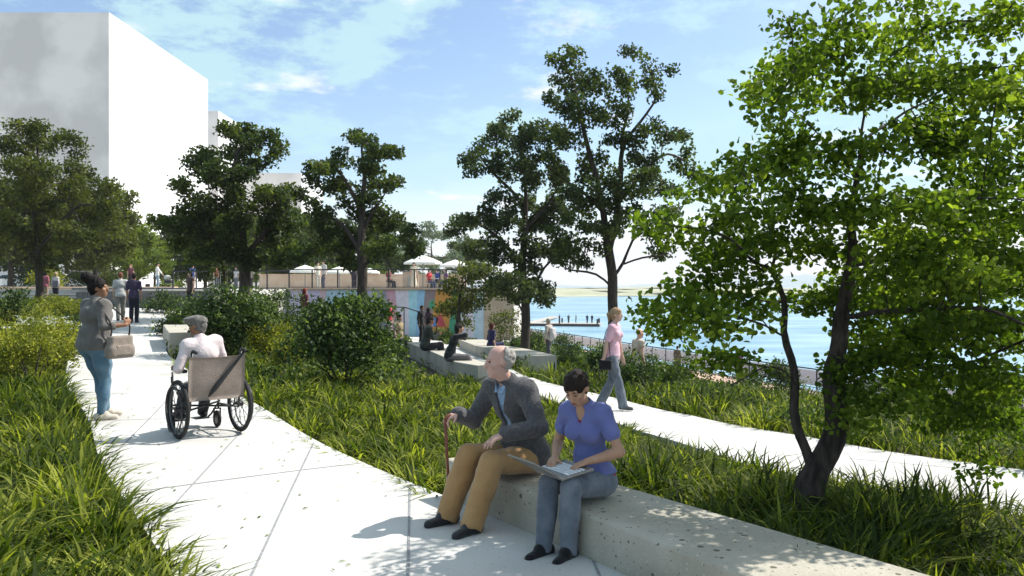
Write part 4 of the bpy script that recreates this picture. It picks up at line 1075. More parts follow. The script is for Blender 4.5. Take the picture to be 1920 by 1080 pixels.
def nets(name,D,lo,vox,mat):
    """naive surface nets"""
    s=D<0
    nx,ny,nz=D.shape
    c=[(i,j,k) for i in (0,1) for j in (0,1) for k in (0,1)]
    cnt=sum(s[i:nx-1+i,j:ny-1+j,k:nz-1+k].astype(np.int8) for i,j,k in c)
    act=(cnt>0)&(cnt<8)
    I=np.argwhere(act)
    vid=np.full(act.shape,-1,np.int32); vid[act]=np.arange(len(I))
    acc=np.zeros((len(I),3)); num=np.zeros(len(I))
    for a in range(8):
        for b in range(a+1,8):
            ca,cb=np.array(c[a]),np.array(c[b])
            if np.abs(ca-cb).sum()!=1: continue
            da=D[tuple((I+ca).T)]; db=D[tuple((I+cb).T)]
            m=(da<0)!=(db<0)
            t=da[m]/(da[m]-db[m])
            acc[m]+=ca+(cb-ca)*t[:,None]; num[m]+=1
    V=lo+(I+acc/num[:,None])*vox
    Fs=[]
    for ax_ in range(3):
        o=[0,0,0]; o[ax_]=1
        sl0=[slice(0,D.shape[i]-o[i]) for i in range(3)]; sl1=[slice(o[i],D.shape[i]) for i in range(3)]
        ch=s[tuple(sl0)]!=s[tuple(sl1)]
        E=np.argwhere(ch)
        u,v=[i for i in range(3) if i!=ax_]
        E=E[(E[:,u]>0)&(E[:,v]>0)&(E[:,u]<D.shape[u]-1)&(E[:,v]<D.shape[v]-1)]
        if not len(E): continue
        def g(du,dv):
            q=E.copy(); q[:,u]-=du; q[:,v]-=dv; return vid[tuple(q.T)]
        quad=np.stack([g(0,0),g(1,0),g(1,1),g(0,1)],1)
        flip=s[tuple(E.T)]
        if ax_==1: flip=~flip
        quad[~flip]=quad[~flip][:,::-1]
        quad=quad[(quad>=0).all(1)]
        Fs.append(quad)
    F=np.concatenate(Fs)
    # relax once along the surface
    for _ in range(1):
        A=np.zeros_like(V); N=np.zeros(len(V))
        for i in range(4):
            np.add.at(A,F[:,i],V[F[:,(i+1)%4]]); np.add.at(N,F[:,i],1)
        V=V*.5+.5*A/np.maximum(N,1)[:,None]
    me=np_mesh(name,V,F,[mat] if not isinstance(mat,(list,tuple)) else list(mat),smooth=True)
    return me

def ik(a,b,l1,l2,pole):
    d=b-a; L=np.linalg.norm(d); L_=min(L,(l1+l2)*.999); u=d/(L+1e-9)
    b2=a+u*L_
    x=(l1*l1-l2*l2+L_*L_)/(2*L_); h=math.sqrt(max(l1*l1-x*x,0))
    p=np.asarray(pole,float); p=p-u*(p@u); p=unit(p)
    return a+u*x+p*h, b2
def frame(up,fwd):
    z=unit(up); y=-np.asarray(fwd,float); y=unit(y-z*(y@z)); x=np.cross(y,z); return np.stack([x,y,z],1)   # columns

_pm={}
def cloth(c,rough=.88,c2=None,scale=9,bump=.5,bscale=22,lo=.3,hi=.7,spec=.15,key=None):
    k=('c',tuple(c),rough,scale,key)
    if k not in _pm:
        _pm[k]=pmat('cloth %02d'%len(_pm),c,c2 or tuple(x*.72 for x in c),scale,rough,bump,bscale,spec=spec,lo=lo,hi=hi,sheen=.2)
    return _pm[k]
def skin(c):
    k=('s',tuple(c))
    if k not in _pm:
        m=pmat('skin %02d'%len(_pm),c,tuple(x*.86 for x in c),14,.5,.06,60,spec=.35)
        b=m.node_tree.nodes['Principled BSDF']; b.inputs['Subsurface Weight'].default_value=.12; b.inputs['Subsurface Radius'].default_value=(.012,.005,.003); 
        _pm[k]=m
    return _pm[k]
def hairm(c):
    k=('h',tuple(c))
    if k not in _pm: _pm[k]=pmat('hair %02d'%len(_pm),c,tuple(x*.5 for x in c),30,.7,.7,60,spec=.2,stretch=(1,1,.35))
    return _pm[k]

class Fig:
    """a posed person. Local frame: faces -Y, its left is +X, feet on z=0. Lengths for 1.75 m, scaled by h."""
    def __init__(f,h=1.75,build=1.0,fem=False,hip_z=None,pel=(0,0),lean=0.0,curve=0.0,side=0.0,head_yaw=0,head_pitch=0,head_fwd=.03,
                 wr=None,wl=None,er=None,el=None,ar=None,al=None,kr=(0,-1,0),kl=(0,-1,0),toe_r=None,toe_l=None,twist=0,wide=1.0,foot_pitch_r=0,foot_pitch_l=0,belly=0,
                 hand_r=None,hand_l=None,curl=.35,detail=True):
        s=h/1.75; f.s=s; f.b=build; f.fem=fem; f.wide=wide; f.belly=belly; f.curl=curl
        hz=hip_z if hip_z is not None else .953*s
        f.P=V3(pel[0],pel[1],hz)
        def dirn(a): return V3(math.sin(side),-math.sin(a),math.cos(a))
        u1=unit(dirn(lean*.6)); u2=unit(dirn(lean+curve*.5)); u3=unit(dirn(lean+curve))
        f.waist=f.P+u1*.17*s; f.chest=f.waist+u2*.20*s; f.nb=f.chest+u3*.185*s
        ca,sa=math.cos(twist),math.sin(twist)
        fw=V3(sa,-ca,0)
        f.Fc=frame(u3,fw); f.Fw=frame(u2,fw*.5+V3(0,-.5,0)); f.Fp=frame(u1,V3(0,-1,0))
        sw=(.172 if not fem else .152)*s*(build*.35+.65)
        shc=f.nb-u3*.045*s
        f.sh={+1:shc+f.Fc[:,0]*sw,-1:shc-f.Fc[:,0]*sw}
        hw=.088*s*(wide*.5+.5)
        f.hip={+1:f.P+V3(hw,0,-.03*s),-1:f.P+V3(-hw,0,-.03*s)}
        LT,LS=.43*s,.415*s; LA,LF=.292*s,.255*s
        ank={+1:np.array(al if al is not None else (hw,.02,.085*s),float),-1:np.array(ar if ar is not None else (-hw,.02,.085*s),float)}
        f.kn={};f.an={}
        for q,pole in ((1,kl),(-1,kr)):
            f.kn[q],f.an[q]=ik(f.hip[q],ank[q],LT,LS,np.array(pole,float)+V3(0,-.02,0))
        wrs={+1:wl,-1:wr}; els={+1:el,-1:er}
        f.el={};f.wr={}
        for q in (1,-1):
            w=wrs[q]
            if w is None: w=f.sh[q]+V3(q*.06*s,-.04*s,-.53*s)
            e=els[q] if els[q] is not None else (q*.5,1,-.2)
            f.el[q],f.wr[q]=ik(f.sh[q],np.array(w,float),LA,LF,e)
        tz=lambda a: V3(math.sin(a),-math.cos(a),0)
        f.toe={+1:unit(np.array(toe_l,float)) if toe_l is not None else tz(.15),-1:unit(np.array(toe_r,float)) if toe_r is not None else tz(-.15)}
        f.fp={+1:foot_pitch_l,-1:foot_pitch_r}
        # head
        f.neck_u=unit(u3+V3(0,-.25-head_fwd*3,.35))
        f.hb=f.nb+f.neck_u*.085*s
        hy=math.atan2(fw[0],-fw[1])+head_yaw
        hf=V3(math.sin(hy)*math.cos(head_pitch),-math.cos(hy)*math.cos(head_pitch),-math.sin(head_pitch))
        upv=V3(0,0,1)*math.cos(head_pitch)+V3(math.sin(hy),-math.cos(hy),0)*math.sin(head_pitch)
        f.Fh=frame(upv,hf); f.hc=f.hb+upv*.095*s+hf*.018*s
        f.hf=-f.Fh[:,1]
        f.hand={+1:hand_l,-1:hand_r}
    # ------------------------------------------------ body
    def H(f,x,y,z): return f.hc+f.Fh@(np.array([x,y,z])*f.s)
    def limb_pts(f): pass
    def body(f,vox,fingers=True,face=True):
        s,b=f.s,f.b; S=Sdf(); wd=f.wide
        k=.035*s
        S.ell(f.P+f.Fp@V3(0,.005,.01)*s,V3(.152*wd,.105*(b*.6+.4),.115)*s,f.Fp,k)
        S.ell(f.waist,V3(.128*(b*.7+.3),.092*b,.13)*s,f.Fw,k)
        if f.belly: S.ell(f.waist+f.Fw@V3(0,-.05,-.03)*s,V3(.12,.06+f.belly,.12)*s,f.Fw,k)
        S.ell(f.chest+f.Fc@V3(0,0,.02)*s,V3(.152*(b*.6+.4),.105*(b*.6+.4),.165)*s,f.Fc,k)
        S.cone(f.sh[1]*.8+f.sh[-1]*.2,f.sh[-1]*.8+f.sh[1]*.2,.062*s,k=k)
        if f.fem:
            for q in (1,-1): S.ell(f.chest+f.Fc@V3(q*.07,-.085,.015)*s,V3(.062,.055,.062)*s*(b*.5+.5),f.Fc,.02*s)
        for q in (1,-1):
            S.ell(f.hip[q]+V3(0,.055*s,.01*s),V3(.085,.075,.09)*s*(wd*.6+.4),None,k)          # seat
            up=f.kn[q]-f.hip[q]
            tb=(wd*.6+.4)
            S.cone(f.hip[q],f.hip[q]+up*.5,.088*s*tb,.073*s*tb,k=k); S.cone(f.hip[q]+up*.5,f.kn[q],.073*s*tb,.053*s,k=.02*s)
            lo_=f.an[q]-f.kn[q]; back=unit(np.cross(np.cross(up,lo_),lo_)) if np.linalg.norm(np.cross(up,lo_))>.004 else V3(0,1,0)
            if back@V3(0,1,0)<0 and abs(back[1])>.3: back=-back
            S.cone(f.kn[q],f.kn[q]+lo_*.35+back*.012*s,.052*s,.055*s*(tb*.5+.5),k=.02*s); S.cone(f.kn[q]+lo_*.35+back*.012*s,f.an[q],.054*s*(tb*.5+.5),.036*s,k=.02*s)
            t=f.toe[q]; hd=f.an[q]+V3(0,0,-.045*s)-t*.035*s; pt=f.fp[q]
            tp=f.an[q]+t*.15*s*math.cos(pt)+V3(0,0,-.055*s-.15*s*math.sin(pt))
            S.cone(hd,f.an[q]+t*.05*s+V3(0,0,-.02*s-.05*s*math.sin(pt)),.036*s,.036*s,k=.02*s); S.cone(hd,tp,.036*s,.028*s,k=.02*s)
            # arm
            a=f.el[q]-f.sh[q]
            S.ell(f.sh[q],V3(.058,.06,.06)*s*(b*.5+.5),f.Fc,k)
            S.cone(f.sh[q],f.sh[q]+a*.5,.050*s*(b*.6+.4),.045*s*(b*.6+.4),k=.02*s); S.cone(f.sh[q]+a*.5,f.el[q],.044*s*(b*.6+.4),.036*s,k=.015*s)
            fo=f.wr[q]-f.el[q]
            S.cone(f.el[q],f.el[q]+fo*.3,.038*s,.040*s,k=.015*s); S.cone(f.el[q]+fo*.3,f.wr[q],.040*s,.025*s,k=.015*s)
            f.make_hand(S,q,fingers)
        # neck and head
        nk=.052*s*(b*.4+.6)*(1 if not f.fem else .88)
        S.cone(f.nb-f.neck_u*.03*s,f.hb+f.neck_u*.03*s,nk*1.12,nk,k=.03*s)
        S.ell(f.H(0,.012,.032),V3(.074,.094,.088)*s,f.Fh,.02*s)
        S.ell(f.H(0,-.030,-.035),V3(.058,.060,.076)*s,f.Fh,.025*s)
        S.ell(f.H(0,-.062,-.085),V3(.030,.024,.022)*s,f.Fh,.02*s)                         # chin
        if face:
            S.cone(f.H(0,-.088,.022),f.H(0,-.108,-.020),.009*s,.013*s,k=.012*s)            # nose
            S.ell(f.H(0,-.104,-.026),V3(.017,.012,.010)*s,f.Fh,.006*s)
            S.cone(f.H(-.035,-.076,.034),f.H(.035,-.076,.034),.012*s,k=.014*s)             # brow
            for q in (1,-1):
                S.ell(f.H(q*.030,-.088,.016),V3(.014,.012,.009)*s,f.Fh,.006*s,op='-')      # eye sockets
                S.ell(f.H(q*.040,-.062,-.018),V3(.022,.022,.02)*s,f.Fh,.02*s)              # cheek
            S.cone(f.H(-.018,-.089,-.056),f.H(.018,-.089,-.056),.006*s,k=.006*s); S.cone(f.H(-.015,-.087,-.067),f.H(.015,-.087,-.067),.006*s,k=.006*s)
            S.cone(f.H(-.020,-.097,-.0615),f.H(.020,-.097,-.0615),.0035*s,k=.004*s,op='-')
        for q in (1,-1):
            S.ell(f.H(q*.077,.012,.002),V3(.012,.024,.034)*s,f.Fh,.008*s)
        return S
    def make_hand(f,S,q,fingers):
        s=f.s; w=f.wr[q]; fo=unit(w-f.el[q])
        spec=f.hand[q] or {}
        d=unit(spec.get('dir',fo)); nrm=np.array(spec.get('palm',(-q,.0,0)),float); nrm=unit(nrm-d*(nrm@d))   # palm faces nrm
        side=np.cross(d,nrm)*q                                                                             # towards the thumb for this hand
        if 'thumb' in spec and side@np.array(spec['thumb'])<0: side=-side
        f.hd=getattr(f,'hd',{}); f.hd[q]=(w,d,nrm,side)
        Rm=np.stack([side,nrm,d],1)
        S.ell(w+d*.045*s,V3(.040,.017,.052)*s,Rm,.015*s)
        if not fingers:
            S.ell(w+d*.11*s+nrm*.012*s,V3(.036,.018,.05)*s,Rm,.015*s); S.cone(w+d*.03*s+side*.03*s,w+d*.075*s+side*.052*s+nrm*.01*s,.011*s,.009*s,k=.01*s); return
        cl=spec.get('curl',f.curl)
        for i,(off,ln) in enumerate(((.027,.078),(.010,.088),(-.009,.082),(-.027,.064))):
            a=w+d*.088*s+side*off*s; dd=unit(d+side*off*3.0*spec.get('fan',1)); ang=0; p=a
            for j,fr in enumerate((.45,.32,.23)):
                ang+=cl*(.75 if j==0 else 1.0)*(1+.08*i)
                v=dd*math.cos(ang)+nrm*math.sin(ang); p2=p+v*ln*fr*s
                S.cone(p,p2,(.0092-.0009*j)*s,(.0085-.0009*j)*s,k=.004*s); p=p2
        a=w+d*.028*s+side*.030*s; tc=spec.get('thumb_curl',.4)
        p2=a+(unit(d*.75+side*.75+nrm*.25))*.040*s; p3=p2+unit(d*(.9)+side*(.25-.4*tc)+nrm*(.2+.8*tc))*.032*s
        S.cone(a,p2,.013*s,.0105*s,k=.008*s); S.cone(p2,p3,.0105*s,.0085*s,k=.004*s)
    # ------------------------------------------------ clothes
    def top(f,vox,th=.012,sleeve=1.0,hem=-.02,open_v=None,name='shirt',mat=None,loose=0.0,neck=True,flare=0,collar=None):
        """sleeve 0..2 : 1 = elbow, 2 = wrist; hem = offset from hip along the spine (m, negative = lower)"""
        s,b=f.s,f.b; S=Sdf(); k=.055*s; T=th; wd=f.wide
        S.ell(f.waist,V3(.128*(b*.7+.3)+T+loose,.092*b+T+loose,.13)*s,f.Fw,k)
        if f.belly: S.ell(f.waist+f.Fw@V3(0,-.05,-.03)*s,V3(.12+T,.06+f.belly+T,.12)*s,f.Fw,k)
        S.ell(f.chest+f.Fc@V3(0,0,.02)*s,V3(.152*(b*.6+.4)+T,.105*(b*.6+.4)+T+loose*.3,.165)*s,f.Fc,k)
        S.cone(f.sh[1]*.8+f.sh[-1]*.2,f.sh[-1]*.8+f.sh[1]*.2,.062*s+T*s,k=k)
        S.ell(f.P+f.Fp@V3(0,.01,.03-.25*flare)*s,V3(.152*wd+T+loose+flare*.1,.112*(b*.6+.4)+T+loose+flare*.1,.125+max(0,-hem)*.5+flare*.3)*s,f.Fp,k)
        if f.fem:
            for q in (1,-1): S.ell(f.chest+f.Fc@V3(q*.07,-.085,.015)*s,(V3(.062,.055,.062)*(b*.5+.5)+T)*s,f.Fc,.02*s)
        for q in (1,-1):
            S.ell(f.hip[q]+V3(0,.055*s,.03*s),(V3(.085,.075,.09)*(wd*.6+.4)+T)*s,None,k)
            a=f.el[q]-f.sh[q]; ru=(.050*(b*.6+.4)+T)*s; re=(.038+T)*s
            S.ell(f.sh[q],(V3(.058,.06,.06)*(b*.5+.5)+T)*s,f.Fc,k)
            fr=min(1,sleeve)
            if sleeve>0: S.cone(f.sh[q],f.sh[q]+a*fr,ru,ru+(re-ru)*fr+(.006*s if sleeve<1 else 0),k=.02*s)
            if sleeve>1:
                fo=f.wr[q]-f.el[q]; S.cone(f.el[q],f.el[q]+fo*(sleeve-1),re,re+((.030+T)*s-re)*(sleeve-1),k=.015*s)
        if neck: S.cone(f.nb-f.neck_u*.04*s,f.nb+f.neck_u*.022*s,(.060*(b*.4+.6)+T)*s,(.054*(b*.4+.6)+T*.9)*s,k=.03*s)
        # neck hole
        S.cone(f.nb+f.neck_u*.015*s,f.nb+f.neck_u*.12*s,.050*s,.06*s,k=.008*s,op='-')
        if open_v:   # opening at the front, from the neck down: (half width at top, depth along spine, half width at bottom)
            wt,dp,wb=open_v
            p0=f.nb+f.Fc@V3(0,-.075,-.0)*s; p1=f.nb+(f.chest-f.nb)*dp/.185+f.Fc@V3(0,-.14,0)*s
            S.cone(p0,p1,wt*s,wb*s,k=.008*s,op='-')
        S.cut(f.P+f.Fp@V3(0,0,hem*s),-f.Fp[:,2])
        return S
    def trousers(f,flare=.0,th=.010,length=1.0,top=.10):
        s,b=f.s,f.b; S=Sdf(); k=.03*s; wd=f.wide; T=th
        S.ell(f.P+f.Fp@V3(0,.005,.01)*s,(V3(.152*wd,.105*(b*.6+.4),.115)+T)*s,f.Fp,k)
        for q in (1,-1):
            S.ell(f.hip[q]+V3(0,.055*s,.01*s),(V3(.085,.075,.09)*(wd*.6+.4)+T)*s,None,k)
            up=f.kn[q]-f.hip[q]; tb=(wd*.6+.4)
            S.cone(f.hip[q],f.hip[q]+up*.5,(.088*tb+T)*s,(.073*tb+T*1.2)*s,k=k); S.cone(f.hip[q]+up*.5,f.kn[q],(.073*tb+T*1.2)*s,(.055+T*1.3)*s,k=.02*s)
            e=f.kn[q]+(f.an[q]-f.kn[q])*length
            e=e+unit(f.an[q]-f.kn[q])*(.03*s if length>=1 else 0)
            mid=f.kn[q]+(e-f.kn[q])*.45
            lo_=f.an[q]-f.kn[q]; cr=np.cross(up,lo_); back=unit(np.cross(cr,lo_)) if np.linalg.norm(cr)>.004 else V3(0,1,0)
            if back@V3(0,1,0)<0 and abs(back[1])>.3: back=-back
            S.cone(f.kn[q],f.kn[q]+lo_*.35+back*.012*s,(.055+T*1.4)*s,(.056*(tb*.5+.5)+T*1.4)*s,k=.02*s)
            S.cone(f.kn[q],mid,(.055+T*1.3)*s,(.055*(tb*.5+.5)+T*1.2+flare*.5)*s,k=.02*s); S.cone(mid,e,(.055*(tb*.5+.5)+T*1.2+flare*.5)*s,(.040+T*1.4+flare)*s,k=.02*s)
            dn=unit(e-f.kn[q]); S.ell(e+dn*.06*s,V3(.09,.09,.06)*s,frame(dn,V3(0,-1,.01)),.004*s,op='-')
        return S
    def shoes(f,q,sole=.012,bulk=1.0):
        s=f.s; S=Sdf(); t=f.toe[q]; pt=f.fp[q]
        dn=V3(0,0,-1)*math.cos(pt)-0*t
        tf=t*math.cos(pt)+V3(0,0,-math.sin(pt))
        hd=f.an[q]+V3(0,0,-.042*s)-tf*.04*s
        S.cone(hd,f.an[q]+tf*.05*s+V3(0,0,-.022*s),.046*s*bulk,.044*s*bulk,k=.02*s)
        S.cone(hd,f.an[q]+tf*.165*s+V3(0,0,-.058*s),.045*s*bulk,.034*s*bulk,k=.02*s)
        n=unit(np.cross(np.cross(tf,V3(0,0,1)),tf)); S.cut(f.an[q]-n*.087*s,-n)
        return S
    def hair(f,style,th=.014):
        s=f.s; S=Sdf()
        S.ell(f.H(0,.016,.036),(V3(.074,.094,.088)+th)*s,f.Fh,.02*s)
        if style in('short','crop','bun','pony','long','bob'):
            S.cone(f.H(0,.07,-.02),f.H(0,.06,-.06),.055*s,.045*s,k=.03*s)
        if style=='bun':
            S.ell(f.H(0,.085,.115),V3(.075,.085,.070)*s,f.Fh,.02*s); S.ell(f.H(0,.155,.160),V3(.070,.075,.066)*s,f.Fh,.03*s); S.ell(f.H(0,.07,.02),V3(.085,.075,.09)*s,f.Fh,.03*s); S.ell(f.H(0,.03,.11),V3(.06,.07,.05)*s,f.Fh,.03*s)
        if style=='pony':
            S.cone(f.H(0,.10,.06),f.H(0,.150,.0),.03*s,.034*s,k=.02*s); S.cone(f.H(0,.150,0),f.H(0,.14,-.13),.034*s,.012*s,k=.02*s)
        if style in('long','bob'):
            L=-.22 if style=='long' else -.10
            for x in (-.06,0,.06): S.cone(f.H(x,.05,.02),f.H(x*1.1,.07,L),.05*s,.035*s,k=.04*s)
        # clear the face
        if style=='receding':
            S.ell(f.H(0,-.075,.06),V3(.12,.125,.16)*s,f.Fh,.012*s,op='-'); S.ell(f.H(0,-.0,.12),V3(.055,.12,.06)*s,f.Fh,.012*s,op='-'); S.cut(f.H(0,.05,-.055),-f.Fh[:,2])
        else:
            S.ell(f.H(0,-.125,-.045),V3(.085,.105,.105)*s,f.Fh,.012*s,op='-')
            for q in (1,-1): S.ell(f.H(q*.085,-.02,-.03),V3(.03,.04,.05)*s,f.Fh,.008*s,op='-')
        return S
    def cap(f,kind='flat'):
        s=f.s; S=Sdf()
        S.ell(f.H(0,.010,.060),V3(.102,.122,.066)*s,f.Fh,.02*s); S.ell(f.H(0,-.085,.058),V3(.072,.055,.016)*s,f.Fh,.02*s)
        if kind=='flat': S.ell(f.H(0,-.045,.088),V3(.110,.128,.042)*s,f.Fh,.03*s); S.ell(f.H(0,.06,.05),V3(.09,.07,.055)*s,f.Fh,.02*s)
        S.cut(f.H(0,0,.030),-f.Fh[:,2]); return S
    def eyes(f,name='eye'):
        return [(f.H(q*.030,-.0795,.014),.0078*f.s) for q in (1,-1)]

EYE=pmat('eye',(.02,.015,.012),(.03,.02,.015),40,.2,spec=.6)
PEOPLE=[]
def person(loc,facing,label,fig,skin_c,wear,hair=None,hair_c=(.02,.015,.012),vox=.02,group=None,face=True,eyes=False):
    """body mesh is the thing, clothing and hair are its children. wear: list of (name, Sdf, material)"""
    rz=math.atan2(facing[0],-facing[1])
    near=vox<=.012
    me=fig.body(vox,fingers=near,face=face).mesh('person',vox,skin(skin_c))
    o=obj('person',me,None,loc,rz); tag(o,label,'person',group)
    for i_,(nm,S,mt) in enumerate(wear):
        if near and nm not in('shoe','cap','undershirt') and not(nm=='shirt' and any(w[0]=='jacket' for w in wear)): S.fold=.0045; S.freq=34; S.fseed=i_+int(1000*abs(loc[0]))
        obj(nm,S.mesh(nm,vox,mt),o)
    if hair:
        HS=fig.hair(hair)
        if near: HS.fold=.006; HS.freq=95
        obj('hair',HS.mesh('hair',vox*.9,hairm(hair_c)),o)
    if eyes:
        for c,r in fig.eyes():
            b=MB(); b.lathe([(r*math.sin(t),-r*math.cos(t)) for t in np.linspace(0.02,math.pi-.02,9)],10,c); b.build('eye',EYE,o,smooth=True)
    if eyes:
        b=MB()
        for q in (1,-1): b.tube([fig.H(q*.014,-.0905,.036),fig.H(q*.030,-.0925,.041),fig.H(q*.046,-.082,.036)],[.003,.004,.002],6)
        b.build('eyebrow',hairm(hair_c),o,smooth=True)
    PEOPLE.append(o)
    return o
# ================================================================== the people near the camera
def tolocal(loc,facing):
    rz=math.atan2(facing[0],-facing[1]); c,s=math.cos(-rz),math.sin(-rz)
    def f(p):
        d=np.array(p,float)-np.array(loc,float); return V3(c*d[0]-s*d[1],s*d[0]+c*d[1],d[2])
    return f
def toworld(loc,facing):
    rz=math.atan2(facing[0],-facing[1]); c,s=math.cos(rz),math.sin(rz)
    return lambda p: V3(c*p[0]-s*p[1]+loc[0],s*p[0]+c*p[1]+loc[1],p[2]+loc[2])
SK_PINK=(.60,.36,.29); SK_TAN=(.46,.26,.17); SK_BROWN=(.30,.15,.085); SK_LIGHT=(.58,.37,.28); SK_DARK=(.12,.065,.042)
jean=cloth((.065,.135,.20),.9,(.12,.21,.28),7,.4,60,key='jean'); jean2=cloth((.075,.095,.125),.9,(.18,.20,.235),8,.4,60,key='jean2')
black=cloth((.012,.012,.014),.7); shoe_black=cloth((.012,.012,.015),.45,spec=.4)
HV=.0075

# ---- elderly man with a cane
loc=(.045,5.47,.05); fc=unit(V3(-.71,-.70,0)); L=tolocal(loc,fc)
hw=L((-.440,5.28,.725)); lh=L((-.12,5.13,.54))
om=Fig(h=1.62,build=1.06,hip_z=BH+.135,pel=(0,.04),lean=.165,curve=.27,head_yaw=-.50,head_pitch=.08,head_fwd=.10,
  wr=hw+V3(.0,.10,.035),wl=V3(.15,-.29,BH+.325),er=(-.55,.15,-1),el=(.9,.35,-.4),ar=(-.15,-.50,.085),al=(.125,-.53,.085),toe_r=(-.10,-1,0),toe_l=(.12,-1,0),
  kr=(0,-.3,1),kl=(0,-.3,1),belly=.02,
  hand_r=dict(dir=(-.1,-.93,-.28),palm=(0,-.2,-1),curl=.95,thumb=(1,0,0),thumb_curl=.8),hand_l=dict(dir=(-.15,-.92,-.30),palm=(-.1,-.25,-1),curl=.25,thumb=(-1,0,0),fan=1.5))
jacket=om.top(HV,th=.026,sleeve=1.93,hem=-.10,open_v=(.050,.34,.020),loose=.012,flare=.10)
shirt_b=om.top(HV,th=.008,sleeve=.3,hem=.02,open_v=(.022,.04,.004))
chk=pmat('blue checked shirt',(.17,.27,.42),(.34,.46,.60),70,.85,.1)
tweed=cloth((.060,.058,.062),.92,(.105,.10,.105),45,.5,90,key='tweed'); tan_tr=cloth((.35,.195,.080),.9,(.42,.255,.115),6,.45,30,key='tan')
o=person(loc,fc,'elderly balding man in dark grey jacket and brown trousers seated with a cane',om,SK_PINK,
  [('jacket',jacket,tweed),('shirt',shirt_b,chk),('trousers',om.trousers(.012,th=.018),tan_tr),('shoe',om.shoes(-1),shoe_black),('shoe',om.shoes(1),shoe_black)],
  hair='receding',hair_c=(.48,.45,.42),vox=HV,eyes=True)
# shirt collar, lapels and pocket flap
W=toworld(loc,fc)
b=MB()
for q in (1,-1):
    p0=om.nb+om.Fc@V3(q*.050,-.052,.030); p1=om.nb+om.Fc@V3(q*.036,-.098,-.012); p2=om.nb+om.Fc@V3(q*.008,-.100,-.008); p3=om.nb+om.Fc@V3(q*.020,-.085,.026)
    n_=om.Fc@V3(0,-1,.2)*.005
    b.add([p0,p1,p2,p3,p0+n_,p1+n_,p2+n_,p3+n_],[[0,1,2,3],[7,6,5,4],[0,4,5,1],[1,5,6,2],[2,6,7,3],[3,7,4,0]])
b.build('collar',chk,o)
# cane: hooked handle, shaft, rubber tip
M['cane']=pmat('polished brown wood',(.20,.055,.022),(.12,.03,.012),10,.35,.1,spec=.5,stretch=(1,1,.1))
top=W(hw)+V3(0,0,.005); foot=V3(-.42,5.42,.052)
cn=empty('walking_cane',foot,0,'brown wooden walking cane gripped by the elderly man','cane')
t_=top-foot; b=MB(); b.tube([(0,0,.03),t_*.5,t_-V3(0,0,.02)],[.009,.0105,.0115],10); b.build('shaft',M['cane'],cn,smooth=True)
hd=-fc; hk=[t_-V3(0,0,.03),t_+V3(0,0,.004),t_+hd*.02+V3(0,0,.022),t_+hd*.05+V3(0,0,.028),t_+hd*.085+V3(0,0,.022),t_+hd*.10+V3(0,0,.002)]
b=MB(); b.tube(hk,[.0115,.012,.013,.013,.0125,.012],10); b.build('handle',M['cane'],cn,smooth=True)
b=MB(); b.tube([(0,0,0),(0,0,.035)],[.014,.011],10); b.build('tip',black,cn)

# ---- young woman with a laptop
loc=(.465,4.84,.05); fc=unit(V3(-.58,-.81,0)); L=tolocal(loc,fc)
lapc=V3(-.02,-.255,BH+.215)
wm_=Fig(h=1.44,build=.92,fem=True,hip_z=BH+.115,pel=(0,.03),lean=.06,curve=.26,head_yaw=.06,head_pitch=.60,head_fwd=.10,
  wr=lapc+V3(-.115,.085,.040),wl=lapc+V3(.105,.075,.045),er=(-.65,.5,-1),el=(.95,.45,-1),ar=(-.085,-.36,.075),al=(.06,-.33,.075),toe_r=(-.1,-1,0),toe_l=(.05,-1,0),
  kr=(0,-.3,1),kl=(0,-.3,1),wide=.98,
  hand_r=dict(dir=(.28,-.9,-.2),palm=(0,-.1,-1),curl=.45,thumb=(1,0,0)),hand_l=dict(dir=(-.35,-.9,-.2),palm=(0,-.1,-1),curl=.45,thumb=(-1,0,0)))
blouse=wm_.top(HV,th=.012,sleeve=.52,hem=.045,open_v=(.040,.155,.005),loose=.006)
under=wm_.top(HV,th=.001,sleeve=0,hem=-.03,open_v=(.045,.085,.03),neck=False)
blue_c=cloth((.115,.135,.33),.88,(.155,.175,.40),9,.4,35,key='blue'); mag=cloth((.25,.015,.09),.8)
o=person(loc,fc,'dark-haired young woman in blue short-sleeved top and jeans looking down at a laptop',wm_,SK_TAN,
  [('blouse',blouse,blue_c),('undershirt',under,mag),('trousers',wm_.trousers(.004,th=.010),jean2),('shoe',wm_.shoes(-1),black),('shoe',wm_.shoes(1),black)],
  hair='short',hair_c=(.022,.014,.011),vox=HV)
for q in (1,-1):
    b=MB(); b.tube([wm_.H(q*.018,-.0860,.012),wm_.H(q*.030,-.0880,.008),wm_.H(q*.043,-.0800,.011)],[.002,.0028,.002],6); b.build('eyelash',black,o,smooth=True)
    b=MB(); b.tube([wm_.H(q*.014,-.0905,.036),wm_.H(q*.030,-.0925,.041),wm_.H(q*.046,-.082,.036)],[.0025,.003,.002],6); b.build('eyebrow',black,o,smooth=True)
b=MB(); b.tube([wm_.H(-.020,-.0925,-.060),wm_.H(0,-.0965,-.061),wm_.H(.020,-.0925,-.060)],[.003,.0055,.003],6); b.build('lips',cloth((.30,.09,.08),.5),o,smooth=True)
W=toworld(loc,fc); rz=math.atan2(fc[0],-fc[1])
M['lap']=pmat('silver laptop shell',(.28,.26,.245),(.24,.225,.21),20,.4,metal=.5); M['keys']=pmat('white keyboard',(.72,.73,.75),(.62,.63,.66),60,.5)
M['screen']=pmat('dark screen',(.03,.035,.045),(.04,.045,.055),10,.15,spec=.6)
lp=empty('laptop',W(lapc),rz-.40,'open silver laptop resting on the thighs of the young woman','laptop')
tilt=np.array(Matrix.Rotation(R(8),3,'X')); tilt2=np.array(Matrix.Rotation(R(-30),3,'X'))
